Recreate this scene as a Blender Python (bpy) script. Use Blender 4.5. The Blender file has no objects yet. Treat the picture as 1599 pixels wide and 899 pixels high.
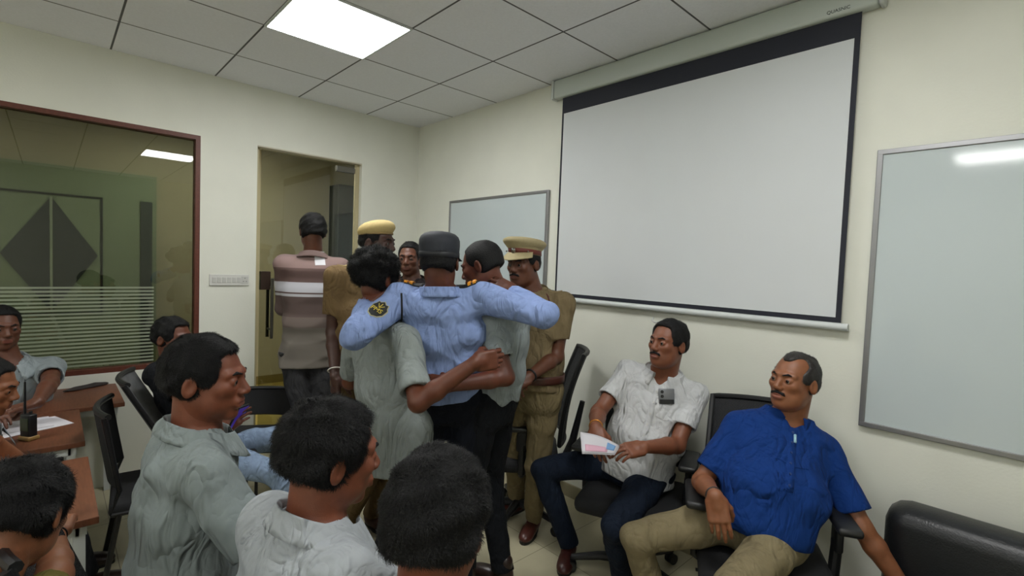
import bpy, math, random
import numpy as np
from mathutils import Vector, Matrix
from mathutils.bvhtree import BVHTree
SC = bpy.context.scene
COL = SC.collection
random.seed(7); RNG = np.random.default_rng(7)

# ------------------------------------------------------------------ camera
FPX = 772.26; CX, CY = 799.5, 449.5
CAM = np.array([4.246, -2.6555, 1.600])
YAW, PITCH, ROLL = .8178, -.0459, .0382
_f = np.array([-math.sin(YAW)*math.cos(PITCH), math.cos(YAW)*math.cos(PITCH), math.sin(PITCH)])
_r = np.cross(_f, [0, 0, 1]); _r /= np.linalg.norm(_r); _u = np.cross(_r, _f)
RT = _r*math.cos(ROLL)+_u*math.sin(ROLL); UP = -_r*math.sin(ROLL)+_u*math.cos(ROLL); FW = _f
cd = bpy.data.cameras.new('camera'); cam = bpy.data.objects.new('camera', cd); COL.objects.link(cam)
cd.sensor_width = 36; cd.lens = FPX/1599*36; cd.clip_start = .05; cd.clip_end = 60
mw = Matrix.Identity(4)
for i in range(3):
    mw[i][0] = RT[i]; mw[i][1] = UP[i]; mw[i][2] = -FW[i]; mw[i][3] = CAM[i]
cam.matrix_world = mw
SC.camera = cam
def ray(x, y): return FW+RT*(x-CX)/FPX-UP*(y-CY)/FPX
def A(x, y, d): return CAM+ray(x, y)*d                 # a point of the place from a picture point and its depth
def onp(x, y, ax, v):
    d = ray(x, y); return CAM+d*((v-CAM[ax])/d[ax])

# ------------------------------------------------------------------ world and exposure
w = bpy.data.worlds.new('world'); SC.world = w; w.use_nodes = True
w.node_tree.nodes['Background'].inputs[0].default_value = (.5, .5, .52, 1)
w.node_tree.nodes['Background'].inputs[1].default_value = .05
SC.view_settings.view_transform = 'Standard'; SC.view_settings.look = 'None'
SC.view_settings.exposure = 0.0; SC.view_settings.gamma = 1; SC.view_settings.use_curve_mapping = False
LAMP = 27.0           # strength of the ceiling panels
ADDED_HALL_LAMP = 40.0  # strength of the unseen panels added to light the hall
H = 2.91             # ceiling height

# ------------------------------------------------------------------ materials
def srgb(c):
    return tuple(((v/255)/12.92 if v/255 <= .04045 else ((v/255+.055)/1.055)**2.4) for v in c)+(1,)
MATS = {}
def mat(name, rgb, rough=.6, metal=0., noise=0., nscale=60., bump=0., bscale=200., spec=.5, emit=0., sheen=0., coat=0., sss=0., rgb2=None, stretch=(1, 1, 1)):
    if name in MATS: return MATS[name]
    m = bpy.data.materials.new(name); m.use_nodes = True; nt = m.node_tree
    b = nt.nodes['Principled BSDF']; c = srgb(rgb)
    b.inputs['Base Color'].default_value = c; b.inputs['Roughness'].default_value = rough
    b.inputs['Metallic'].default_value = metal; b.inputs['Specular IOR Level'].default_value = spec
    if sheen: b.inputs['Sheen Weight'].default_value = sheen
    if coat: b.inputs['Coat Weight'].default_value = coat
    if sss:
        b.inputs['Subsurface Weight'].default_value = sss; b.inputs['Subsurface Radius'].default_value = (.01, .004, .002)
    if emit:
        b.inputs['Emission Color'].default_value = c; b.inputs['Emission Strength'].default_value = emit
    tc = nt.nodes.new('ShaderNodeTexCoord'); mp = nt.nodes.new('ShaderNodeMapping'); mp.inputs['Scale'].default_value = stretch
    nt.links.new(tc.outputs['Object'], mp.inputs[0])
    n = nt.nodes.new('ShaderNodeTexNoise'); n.inputs['Scale'].default_value = nscale; n.inputs['Detail'].default_value = 4
    nt.links.new(mp.outputs[0], n.inputs['Vector'])
    mx = nt.nodes.new('ShaderNodeMixRGB')
    c2 = srgb(rgb2) if rgb2 else tuple(max(0, v*(1-noise)) for v in c[:3])+(1,)
    mx.inputs[1].default_value = c2
    mx.inputs[2].default_value = c if rgb2 else tuple(min(1, v*(1+noise)) for v in c[:3])+(1,)
    rp = nt.nodes.new('ShaderNodeValToRGB'); rp.color_ramp.elements[0].position = .3; rp.color_ramp.elements[1].position = .7
    nt.links.new(n.outputs['Fac'], rp.inputs[0]); nt.links.new(rp.outputs[0], mx.inputs[0])
    nt.links.new(mx.outputs[0], b.inputs['Base Color'])
    if bump:
        n2 = nt.nodes.new('ShaderNodeTexNoise'); n2.inputs['Scale'].default_value = bscale; n2.inputs['Detail'].default_value = 3
        nt.links.new(mp.outputs[0], n2.inputs['Vector'])
        bp = nt.nodes.new('ShaderNodeBump'); bp.inputs['Strength'].default_value = bump; bp.inputs['Distance'].default_value = .004
        nt.links.new(n2.outputs['Fac'], bp.inputs['Height']); nt.links.new(bp.outputs[0], b.inputs['Normal'])
    MATS[name] = m; return m
def nd(nt, t, **k):
    n = nt.nodes.new(t)
    for a, v in k.items(): setattr(n, a, v)
    return n

M_WALL = mat('painted_plaster', (220, 221, 210), .75, noise=.03, nscale=3, bump=.15, bscale=90)
M_ALU = mat('aluminium', (150, 150, 152), .4, .8)
M_CHROME = mat('steel', (130, 128, 124), .28, 1)
M_WHITEMETAL = mat('white_enamel', (200, 205, 204), .4)
M_BLACKPL = mat('black_plastic', (20, 21, 23), .45, noise=.1)
M_BLACKFAB = mat('black_upholstery', (16, 17, 20), .85, noise=.2, bump=.4, bscale=500)
M_DARKMETAL = mat('dark_metal', (34, 34, 36), .4, .5)
M_MAROON = mat('maroon_frame', (92, 46, 32), .5, noise=.15)
M_WOOD = mat('brown_laminate', (112, 68, 45), .45, noise=.12, nscale=14, stretch=(1, 8, 1), rgb2=(96, 55, 35))
M_LEATHER = mat('black_leather', (22, 24, 27), .36, noise=.15, bump=.3, bscale=160)
M_WHITE = mat('white_plastic', (205, 205, 200), .4)

# ------------------------------------------------------------------ mesh helpers
def link(name, V, F, m, parent=None, smooth=True, mi=None):
    me = bpy.data.meshes.new(name)
    V = np.asarray(V, dtype=np.float32)
    if isinstance(F, np.ndarray) and F.ndim == 2:
        n = F.shape[1]
        me.vertices.add(len(V)); me.vertices.foreach_set('co', V.ravel())
        me.loops.add(F.size); me.loops.foreach_set('vertex_index', F.ravel().astype(np.int32))
        me.polygons.add(len(F)); me.polygons.foreach_set('loop_start', np.arange(0, F.size, n, dtype=np.int32))
        me.update(calc_edges=True)
    else:
        me.from_pydata([tuple(map(float, v)) for v in V], [], [tuple(map(int, f)) for f in F]); me.update()
    if mi is not None: me.polygons.foreach_set('material_index', np.asarray(mi, dtype=np.int32))
    me.polygons.foreach_set('use_smooth', np.full(len(me.polygons), bool(smooth)))
    for mm in (m if isinstance(m, (list, tuple)) else [m]): me.materials.append(mm)
    me.validate()
    o = bpy.data.objects.new(name, me); COL.objects.link(o)
    if parent is not None: attach(o, parent)
    return o
def attach(o, parent):
    o.parent = parent
    o.matrix_parent_inverse = Matrix.LocRotScale(parent.location, parent.rotation_euler, None).inverted()
def thing(name, label, cat, loc=(0, 0, 0), rz=0, group=None):
    o = bpy.data.objects.new(name, None); COL.objects.link(o); o.location = loc; o.rotation_euler = (0, 0, rz)
    o.empty_display_size = .1
    return tag(o, label, cat, group)
def tag(o, label, cat, group=None):
    o['label'] = label; o['category'] = cat
    if group: o['group'] = group
    return o
def struct(o, label=None):
    o['kind'] = 'structure'
    if label: o['label'] = label
    return o

class MB:
    """collects shapes into one mesh (local coordinates)"""
    def __init__(s): s.V = []; s.F = []; s.mi = []
    def add(s, V, F, T=None, mi=0):
        V = np.asarray(V, float)
        if T is not None: V = V@np.array(T)[:3, :3].T+np.array(T)[:3, 3]
        b = len(s.V); s.V.extend(V.tolist()); s.F.extend([tuple(i+b for i in f) for f in F]); s.mi.extend([mi]*len(F)); return s
    def box(s, c, sz, T=None, bev=.0, mi=0):
        c = np.array(c, float); h = np.array(sz, float)/2
        if bev <= 0:
            V = [c+h*np.array(q) for q in [(-1, -1, -1), (1, -1, -1), (1, 1, -1), (-1, 1, -1), (-1, -1, 1), (1, -1, 1), (1, 1, 1), (-1, 1, 1)]]
            F = [(0, 3, 2, 1), (4, 5, 6, 7), (0, 1, 5, 4), (1, 2, 6, 5), (2, 3, 7, 6), (3, 0, 4, 7)]
            return s.add(V, F, T, mi)
        bev = min(bev, min(h)*.98)
        bm = __import__('bmesh').new()
        __import__('bmesh').ops.create_cube(bm, size=1)
        for v in bm.verts: v.co = Vector((v.co.x*h[0]*2, v.co.y*h[1]*2, v.co.z*h[2]*2))
        __import__('bmesh').ops.bevel(bm, geom=bm.edges[:], offset=bev, segments=3, profile=.5, affect='EDGES')
        bm.verts.index_update()
        V = [np.array(v.co)+c for v in bm.verts]; F = [tuple(v.index for v in f.verts) for f in bm.faces]; bm.free()
        return s.add(V, F, T, mi)
    def tube(s, path, r, n=10, caps=True, T=None, mi=0):
        P = np.array(path, float); k = len(P); r = np.broadcast_to(np.array(r, float), (k,))
        tn = np.gradient(P, axis=0); tn /= np.linalg.norm(tn, axis=1)[:, None]+1e-12
        a = np.array([0, 0, 1.]) if abs(tn[0][2]) < .9 else np.array([1., 0, 0])
        V = []; F = []
        x = np.cross(tn[0], a); x /= np.linalg.norm(x)
        for i in range(k):
            x = x-tn[i]*(x@tn[i]); x /= np.linalg.norm(x); y = np.cross(tn[i], x)
            for j in range(n):
                t = 2*math.pi*j/n; V.append(P[i]+r[i]*(math.cos(t)*x+math.sin(t)*y))
        for i in range(k-1):
            for j in range(n):
                j2 = (j+1) % n; F.append((i*n+j, i*n+j2, (i+1)*n+j2, (i+1)*n+j))
        if caps: F.append(tuple(range(n-1, -1, -1))); F.append(tuple((k-1)*n+j for j in range(n)))
        return s.add(V, F, T, mi)
    def lathe(s, prof, n=32, sx=1, sy=1, T=None, mi=0, zf=None):
        V = []; F = []; k = len(prof)
        for (r, z) in prof:
            for j in range(n):
                t = 2*math.pi*j/n; V.append((r*math.cos(t)*sx, r*math.sin(t)*sy, z+(zf(t, r) if zf else 0)))
        for i in range(k-1):
            for j in range(n):
                j2 = (j+1) % n; F.append((i*n+j, i*n+j2, (i+1)*n+j2, (i+1)*n+j))
        F.append(tuple(range(n-1, -1, -1))); F.append(tuple((k-1)*n+j for j in range(n)))
        return s.add(V, F, T, mi)
    def sphere(s, c, r, n=16, T=None, mi=0, mf=None):
        r = np.broadcast_to(np.array(r, float), (3,)); V = []; F = []; m = n//2
        for i in range(m+1):
            p = math.pi*i/m
            for j in range(n):
                t = 2*math.pi*j/n; V.append((c[0]+r[0]*math.sin(p)*math.cos(t), c[1]+r[1]*math.sin(p)*math.sin(t), c[2]+r[2]*math.cos(p)))
        for i in range(m):
            for j in range(n):
                j2 = (j+1) % n; F.append((i*n+j, (i+1)*n+j, (i+1)*n+j2, i*n+j2))
        return s.add(V, F, T, mi)
    def grid(s, fn, nu, nv, th=0., T=None, mi=0):
        """surface fn(u,v) u,v in 0..1, given a thickness by offsetting along its normal"""
        P = np.array([[fn(i/nu, j/nv) for j in range(nv+1)] for i in range(nu+1)], float)
        du = np.gradient(P, axis=0); dv = np.gradient(P, axis=1); N = np.cross(du, dv); N /= np.linalg.norm(N, axis=2)[..., None]+1e-12
        Q = P+N*th; W = nv+1; V = np.concatenate([P.reshape(-1, 3), Q.reshape(-1, 3)]); n0 = (nu+1)*W; F = []
        for i in range(nu):
            for j in range(nv):
                a = i*W+j; F.append((a, a+1, a+W+1, a+W)); F.append((n0+a, n0+a+W, n0+a+W+1, n0+a+1))
        for i in range(nu):
            a = i*W; F.append((a, a+W, n0+a+W, n0+a)); a += nv; F.append((a, n0+a, n0+a+W, a+W))
        for j in range(nv):
            a = j; F.append((a, n0+a, n0+a+1, a+1)); a = nu*W+j; F.append((a, a+1, n0+a+1, n0+a))
        return s.add(V, F, T, mi)
    def build(s, name, m, parent=None, smooth=False, T=None):
        V = np.array(s.V)
        if T is not None: V = V@np.array(T)[:3, :3].T+np.array(T)[:3, 3]
        # local coordinates of a parent when the parent sits at its own place
        me = bpy.data.meshes.new(name); me.from_pydata([tuple(map(float, v)) for v in V], [], s.F); me.update()
        me.polygons.foreach_set('material_index', np.array(s.mi, dtype=np.int32))
        me.polygons.foreach_set('use_smooth', np.full(len(me.polygons), bool(smooth)))
        for mm in (m if isinstance(m, (list, tuple)) else [m]): me.materials.append(mm)
        o = bpy.data.objects.new(name, me); COL.objects.link(o)
        if smooth == 'auto':
            with_angle(me, 35)
        if parent is not None: o.parent = parent
        return o
def with_angle(me, deg):
    me.polygons.foreach_set('use_smooth', np.ones(len(me.polygons), bool))
    import bmesh
    bm = bmesh.new(); bm.from_mesh(me); c = math.radians(deg)
    for e in bm.edges:
        e.smooth = not (len(e.link_faces) != 2 or e.calc_face_angle(0) > c)
    bm.to_mesh(me); bm.free()
def rotT(loc=(0, 0, 0), rx=0, ry=0, rz=0):
    return Matrix.Translation(Vector(loc)) @ Matrix.Rotation(rz, 4, 'Z') @ Matrix.Rotation(ry, 4, 'Y') @ Matrix.Rotation(rx, 4, 'X')
def frame(c, x, y, z):
    T = np.eye(4); T[:3, 0] = x; T[:3, 1] = y; T[:3, 2] = z; T[:3, 3] = c; return T
def unit(v): v = np.array(v, float); return v/np.linalg.norm(v)

# ------------------------------------------------------------------ the room
X1, Y1 = 6.8, -5.6      # far ends of the room behind the camera
def wall_panel(name, boxes, m=M_WALL):
    b = MB()
    for c0, c1 in boxes:
        c0 = np.array(c0, float); c1 = np.array(c1, float); b.box((c0+c1)/2, c1-c0)
    return struct(b.build(name, m))
# floor tiles: procedural
mf = bpy.data.materials.new('floor_tiles'); mf.use_nodes = True; nt = mf.node_tree; b = nt.nodes['Principled BSDF']
tc = nd(nt, 'ShaderNodeTexCoord'); br = nd(nt, 'ShaderNodeTexBrick'); br.offset = 0; br.squash = 1
br.inputs['Scale'].default_value = 1; br.inputs['Brick Width'].default_value = .6; br.inputs['Row Height'].default_value = .6; br.inputs['Mortar Size'].default_value = .0022
br.inputs['Color1'].default_value = srgb((206, 199, 168)); br.inputs['Color2'].default_value = srgb((200, 193, 163)); br.inputs['Mortar'].default_value = srgb((140, 132, 108))
nt.links.new(tc.outputs['Object'], br.inputs['Vector'])
no = nd(nt, 'ShaderNodeTexNoise'); no.inputs['Scale'].default_value = 5; no.inputs['Detail'].default_value = 6
nt.links.new(tc.outputs['Object'], no.inputs['Vector'])
mx = nd(nt, 'ShaderNodeMixRGB', blend_type='MULTIPLY'); mx.inputs[0].default_value = .35
nt.links.new(br.outputs['Color'], mx.inputs[1]); nt.links.new(no.outputs['Fac'], mx.inputs[2]); nt.links.new(mx.outputs[0], b.inputs['Base Color'])
b.inputs['Roughness'].default_value = .28
mc = bpy.data.materials.new('ceiling_tiles'); mc.use_nodes = True; nt = mc.node_tree; b = nt.nodes['Principled BSDF']; b.inputs['Roughness'].default_value = .9
tc = nd(nt, 'ShaderNodeTexCoord'); mp = nd(nt, 'ShaderNodeMapping'); mp.inputs['Location'].default_value = (.6-.5458, .5567, 0)
br = nd(nt, 'ShaderNodeTexBrick'); br.offset = 0; br.inputs['Scale'].default_value = 1; br.inputs['Brick Width'].default_value = .6; br.inputs['Row Height'].default_value = .6; br.inputs['Mortar Size'].default_value = .006
br.inputs['Color1'].default_value = srgb((243, 245, 250)); br.inputs['Color2'].default_value = srgb((240, 242, 248)); br.inputs['Mortar'].default_value = srgb((96, 96, 98)); br.inputs['Mortar Smooth'].default_value = .2
no = nd(nt, 'ShaderNodeTexNoise'); no.inputs['Scale'].default_value = 70; no.inputs['Detail'].default_value = 5
mx = nd(nt, 'ShaderNodeMixRGB', blend_type='MULTIPLY'); mx.inputs[0].default_value = .12
nt.links.new(tc.outputs['Object'], mp.inputs[0]); nt.links.new(mp.outputs[0], br.inputs['Vector']); nt.links.new(tc.outputs['Object'], no.inputs['Vector'])
nt.links.new(br.outputs['Color'], mx.inputs[1]); nt.links.new(no.outputs['Fac'], mx.inputs[2]); nt.links.new(mx.outputs[0], b.inputs['Base Color'])
bp = nd(nt, 'ShaderNodeBump'); bp.inputs['Strength'].default_value = .5; bp.inputs['Distance'].default_value = .006; bp.invert = True
nt.links.new(br.outputs['Fac'], bp.inputs['Height']); nt.links.new(bp.outputs[0], b.inputs['Normal'])

HX = -2.3
wall_panel('floor', [((HX-.1, Y1-.1, -.1), (X1+.1, 1.7, 0))], mf)
wall_panel('ceiling', [((-.12, Y1-.1, H), (X1+.1, .1, H+.1))], mc)
wall_panel('wall_right', [((-.12, 0, 0), (X1+.1, .12, H))])
DZ, WZ = 2.455, .775; DY0, DY1 = -1.461, -.589; WY0, WY1 = -4.6, -1.845
wall_panel('wall_left', [((-.12, DY1, 0), (0, 0, H)), ((-.12, DY0, DZ), (0, DY1, H)), ((-.12, WY1, 0), (0, DY0, H)),
                         ((-.12, WY0, 0), (0, WY1, WZ)), ((-.12, WY0, DZ), (0, WY1, H)), ((-.12, Y1, 0), (0, WY0, H))])
wall_panel('wall_back', [((X1, Y1, 0), (X1+.1, 0, H))])
wall_panel('wall_near', [((-.12, Y1-.1, 0), (X1+.1, Y1, H))])
# hall beyond the glass
M_HALL = mat('hall_paint', (172, 162, 136), .8, noise=.04, nscale=3)

wall_panel('wall_hall', [((HX-.1, Y1, 0), (HX, 1.6, H))], M_HALL)
wall_panel('wall_hall_end', [((HX, Y1-.1, 0), (-.12, Y1, H))], M_HALL)
wall_panel('wall_hall_far', [((HX, 1.6, 0), (-.12, 1.7, H)), ((-.12, .12, 0), (0, 1.7, H))], M_HALL)
wall_panel('ceiling_hall', [((HX-.1, Y1, H), (-.12, 1.7, H+.1))], mc)
M_OCHRE = mat('hall_floor_tile', (150, 130, 62), .35, noise=.1, nscale=4)
wall_panel('floor_hall', [((HX, Y1, 0.0), (-.12, 1.6, .006))], M_OCHRE)
wall_panel('baseboard_hall', [((HX, Y1, 0), (HX+.012, 1.599, .11))], mat('skirting_tile', (120, 104, 58), .4))
wall_panel('baseboard_right', [((.001, -.012, 0), (X1-.001, 0, .09))], mat('skirting_cream', (150, 142, 116), .4))

# glass
mg = bpy.data.materials.new('window_glass'); mg.use_nodes = True; nt = mg.node_tree; nt.nodes.clear()
out = nd(nt, 'ShaderNodeOutputMaterial'); tr = nd(nt, 'ShaderNodeBsdfTransparent'); tr.inputs[0].default_value = (.74, .76, .72, 1)
gl = nd(nt, 'ShaderNodeBsdfGlossy'); gl.inputs['Roughness'].default_value = .0; gl.inputs['Color'].default_value = (1, 1, 1, 1)
fr = nd(nt, 'ShaderNodeFresnel'); fr.inputs['IOR'].default_value = 1.55; ms = nd(nt, 'ShaderNodeMixShader')
nt.links.new(fr.outputs[0], ms.inputs[0]); nt.links.new(tr.outputs[0], ms.inputs[1]); nt.links.new(gl.outputs[0], ms.inputs[2]); nt.links.new(ms.outputs[0], out.inputs[0])
M_GLASS = mg; M_GLASS2 = mg.copy(); M_GLASS2.name = 'door_glass'
mg.node_tree.nodes['Transparent BSDF'].inputs[0].default_value = (.52, .54, .50, 1)
# frosted film with clear stripes
mfilm = bpy.data.materials.new('frosted_film'); mfilm.use_nodes = True; nt = mfilm.node_tree; b = nt.nodes['Principled BSDF']
b.inputs['Base Color'].default_value = srgb((150, 158, 138)); b.inputs['Roughness'].default_value = .6
tr = nd(nt, 'ShaderNodeBsdfTransparent'); ms = nd(nt, 'ShaderNodeMixShader'); ms.inputs[0].default_value = .62
nt.links.new(tr.outputs[0], ms.inputs[1]); nt.links.new(b.outputs[0], ms.inputs[2])
nt.links.new(ms.outputs[0], nt.nodes['Material Output'].inputs[0])
# window_1
b = MB()
fw = .03
b.box((-.045, (WY0+WY1)/2, DZ-fw/2), (.09, WY1-WY0, fw)); b.box((-.045, (WY0+WY1)/2, WZ+fw/2), (.09, WY1-WY0, fw))
b.box((-.045, WY1-fw/2, (WZ+DZ)/2), (.09, fw, DZ-WZ-2*fw)); b.box((-.045, WY0+fw/2, (WZ+DZ)/2), (.09, fw, DZ-WZ-2*fw))
win = struct(b.build('window_1', M_MAROON), 'long fixed window with thin maroon frame looking into the hall')
MB().box((-.05, (WY0+WY1)/2, (WZ+DZ)/2), (.008, WY1-WY0-2*fw, DZ-WZ-2*fw)).build('pane', M_GLASS, win)
b = MB(); z = 1.345
while z > WZ+.05:
    b.box((-.043, (WY0+.1+(-2.115))/2, z), (.002, -2.115-WY0-.1, .0125)); z -= .0245
b.build('frosted_film', mfilm, win)
# door_1
door = bpy.data.objects.new('door_1', None); COL.objects.link(door); struct(door, 'frameless glass door with paired steel pull bars')
MB().box((-.06, (DY0+DY1)/2+.0, DZ/2+.004), (.012, DY1-DY0-.09, DZ-.02), None, .002).build('glass_leaf', M_GLASS2, door)
b = MB(); b.box((-.06, DY1-.02, DZ/2), (.03, .036, DZ-.004)); b.box((-.06, DY0+.014, DZ/2), (.03, .024, DZ-.004)); b.build('jamb_strip', mat('pale_jamb', (176, 166, 132), .5), door)
MB().box((-.06, DY1-.13, DZ-.06), (.034, .17, .05), None, .004).build('patch_fitting', M_CHROME, door)
MB().box((-.06, DY1-.13, .04), (.034, .17, .05), None, .004).build('patch_fitting', M_CHROME, door)
MB().box((-.06, DY0+.085, 1.40), (.05, .075, .15), None, .005).build('lock_case', mat('bronze_lock', (70, 55, 48), .4, .6), door)
for sx in (-.115, -.005):
    b = MB(); b.tube([(sx, DY0+.125, .93), (sx, DY0+.125, 1.42)], .0125, 12)
    for z in (1.0, 1.35): b.tube([(sx, DY0+.125, z), (-.06, DY0+.125, z)], .009, 10)
    b.build('pull_bar', mat('pull_steel', (84, 82, 76), .35, .8), door, smooth='auto')
# trim around the door opening
b = MB(); b.box((-.06, (DY0+DY1)/2, DZ+.004), (.122, DY1-DY0, .01)); struct(b.build('trim_1', mat('door_trim', (196, 190, 172), .5)))

# hall door with a diamond pane, seen through the window (far wall of the hall)
def hp(x, y, X=HX): return onp(x, y, 0, X)
hd = thing('hall_door', 'pale green double panel with dark diamond pane beyond the window', 'door', (HX+.03, -3.2, 0))
P0 = hp(-90, 300); P1 = hp(243, 268); PB = hp(160, 490)
yL, yR = hp(-150, 400)[1], hp(243, 400)[1]; zT = hp(120, 262)[2]
b = MB(); b.box(((0), (yL+yR)/2+3.2, zT/2+.01), (.04, yR-yL, zT-.02))
b.build('panel', mat('pale_green_panel', (126, 138, 112), .6, noise=.05), hd)
c = hp(80, 402); hz = (hp(80, 307)[2]-hp(85, 486)[2])/2; cz = (hp(80, 307)[2]+hp(85, 486)[2])/2; hy = (hp(154, 402)[1]-hp(2, 402)[1])/2; cy = c[1]+3.2
b = MB(); b.add([(.022, cy-hy, cz), (.022, cy, cz-hz), (.022, cy+hy, cz), (.022, cy, cz+hz), (.03, cy-hy, cz), (.03, cy, cz-hz), (.03, cy+hy, cz), (.03, cy, cz+hz)],
    [(3, 2, 1, 0), (4, 5, 6, 7), (0, 1, 5, 4), (1, 2, 6, 5), (2, 3, 7, 6), (3, 0, 4, 7)])
b.build('diamond_pane', mat('dark_diamond', (58, 62, 62), .3), hd)
MB().box((.032, cy, cz), (.008, .02, 2*hz)).build('mullion', mat('mullion_pale', (150, 160, 140), .5), hd)
b = MB(); r0, r1 = hp(-60, 400)[1]+3.2, hp(158, 400)[1]+3.2; t0, t1 = hp(80, 303)[2], hp(80, 489)[2]
for z in (t0, t1): b.box((.024, (r0+r1)/2, z), (.008, r1-r0+.02, .02))
for y in (r0, r1): b.box((.0245, y, (t0+t1)/2), (.008, .02, abs(t0-t1)))
b.build('groove', mat('groove_dark', (30, 34, 30), .6), hd)
b = MB(); q0, q1 = hp(218, 400)[1]+3.2, hp(236, 400)[1]+3.2; b.box((.03, (q0+q1)/2, zT/2-.1), (.03, q1-q0, zT-.35)); b.build('upright', mat('dark_upright', (48, 56, 52), .5), hd)
# dark cabinet / doorway visible through the glass door
hc = thing('hall_cupboard', 'tall dark grey cupboard in the hall behind the glass door', 'cupboard', (HX+.16, 0, 0))
a0, a1 = onp(527, 350, 0, HX+.3)[1], onp(552, 350, 0, HX+.3)[1]+.4; zt = onp(530, 287, 0, HX+.3)[2]
MB().box((0, (a0+a1)/2, zt/2), (.28, a1-a0, zt), None, .01).build('carcass', mat('cupboard_grey', (46, 52, 54), .5), hc)
for k in (0, 1):
    d = MB().box((.147, a0+(a1-a0)*(.25+.5*k), zt/2), (.016, (a1-a0)/2-.01, zt-.06), None, .004).build('door', mat('cupboard_door_grey', (52, 58, 60), .5), hc)
    MB().box((.16, a0+(a1-a0)*(.46+.08*k), zt*.5), (.012, .012, .14), None, .003).build('handle', M_CHROME, d)

# ceiling lights
M_LIT = mat('lit_diffuser', (250, 252, 255), .5, emit=LAMP)
M_LIT.node_tree.nodes['Principled BSDF'].inputs['Emission Color'].default_value = (.985, .985, .97, 1)
M_LITH = mat('added_hall_diffuser', (250, 250, 235), .5, emit=ADDED_HALL_LAMP)  # glow of the added hall panels
def light(x, y, label, m=M_LIT, g='square ceiling panels out of the picture'):
    t = thing('ceiling_light', label, 'light', (x, y, H), 0, g)
    b = MB()
    for s in (-1, 1): b.box((s*.296, 0, -.004), (.012, .604, .012)); b.box((0, s*.296, -.004), (.58, .012, .012))
    b.build('frame', M_WHITEMETAL, t)
    MB().box((0, 0, -.001), (.58, .58, .008)).build('diffuser', m, t)
gx = .5458; gy = -.5567
light(gx+.6*1.5, gy-.6*1.5, 'lit square ceiling panel above the group by the wall corner', g=None)
light(gx+.6*5.5, gy-.6*1.5, 'lit square ceiling panel overhead, mirrored in the window glass', g=None)
light(gx+.6*5.5, gy-.6*6.5, 'lit square ceiling panel behind, mirrored in the right whiteboard', g=None)
light(gx+.6*1.5, gy-.6*6.5, 'lit square ceiling panel in the far left part of the room', g=None)
light(gx+.6*9.5, gy-.6*6.5, 'added unseen ceiling panel brightening the room from the rear right corner', g=None)  # unseen panel added for more light from the right and behind
light(-1.2, -1.6, 'added unseen ceiling panel lighting the hall beyond the glass door', M_LITH, None)  # unseen panel, added because the hall needs light
light(-1.2, -4.2, 'added unseen ceiling panel lighting the hall beyond the window', M_LITH, None)  # second unseen panel added to light the hall

# switch plate
sw = thing('switch_plate', 'long white switch and socket plate between window and glass door', 'switch', (0, -1.648, 1.405))
MB().box((.006, 0, 0), (.012, .27, .085), None, .003).build('plate', M_WHITE, sw)
for k in range(6): MB().box((.0135, -.105+k*.034, 0), (.006, .024, .04), None, .002).build('rocker', mat('rocker_white', (190, 190, 186), .4), sw)
so = MB().box((.013, .105, 0), (.004, .045, .055), None, .001).build('socket', mat('rocker_white', (0, 0, 0)), sw)
b = MB()
for y, z in ((.105, .014), (.095, -.01), (.115, -.01)): b.tube([(.012, y, z), (.0162, y, z)], .0032, 8)
b.build('socket_hole', M_BLACKPL, so)

# whiteboards
M_BOARD = mat('whiteboard_surface', (190, 200, 202), .07, spec=.5)
def board(x0, x1, z0, z1, label):
    t = thing('whiteboard', label, 'whiteboard', ((x0+x1)/2, 0, z0))
    W = x1-x0; Hh = z1-z0
    MB().box((0, -.009, Hh/2), (W-.02, .018, Hh-.02)).build('panel', M_BOARD, t)
    b = MB(); f = .022
    for z in (f/2, Hh-f/2): b.box((0, -.012, z), (W, .024, f), None, .003)
    for x in (-W/2+f/2, W/2-f/2): b.box((x, -.012, Hh/2), (f, .024, Hh-2*f+.006), None, .003)
    b.build('frame', M_ALU, t)
    MB().box((0, -.04, .012), (W*.35, .05, .012), None, .003).build('tray', M_ALU, t)
    return t
board(.57, 1.783, .955, 2.155, 'smaller-looking grey whiteboard left of the projector screen, behind the officer')
board(3.727, 5.55, .947, 2.160, 'large grey whiteboard on the wall right of the projector screen')

# projector screen
S = (CAM[1]*-1-.05)/(-CAM[1])       # the sheet hangs 5 cm off the wall
def sp(x, y, off=.03): return onp(x, y, 1, -off)
scr = thing('projector_screen', 'pulled-down projector screen with black border and white case', 'projector screen', (2.74, 0, 1.36))
def rel(p): return p-np.array([2.74, 0, 1.36])
tl, trr, bl, brr = sp(876, 162), sp(1344, 22), sp(869, 460), sp(1315, 507)
x0 = (tl[0]+bl[0])/2; x1 = (trr[0]+brr[0])/2; zt = 2.795; zb = (bl[2]+brr[2])/2
MB().box(((x0+x1)/2-2.74, -.03, (zt+zb)/2-1.36), (x1-x0, .0016, zt-zb)).build('black_border', mat('screen_black', (24, 27, 40), .7), scr)
wl, wr = sp(878, 180), sp(1331, 58); wb, wbr = sp(872, 456), sp(1308, 497)
xa = (wl[0]+wb[0])/2; xb = (wr[0]+wbr[0])/2; za = (wl[2]+wr[2])/2; zc = (wb[2]+wbr[2])/2
MB().box(((xa+xb)/2-2.74, -.0312, (za+zc)/2-1.36), (xb-xa, .0012, za-zc)).build('white_sheet', mat('screen_white', (205, 209, 211), .85, noise=.01, nscale=4), scr)
b = MB(); b.tube([(x0-.01-2.74, -.032, zb-.018-1.36), (x1+.03-2.74, -.032, zb-.018-1.36)], .017, 16); b.build('bottom_bar', M_WHITEMETAL, scr, smooth='auto')
b = MB(); b.tube([(-.04, -.055, -.035), (-.045, -.06, -.055), (-.03, -.06, -.062), (.03, -.06, -.062), (.045, -.06, -.055), (.04, -.055, -.035)], .004, 8)
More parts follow.
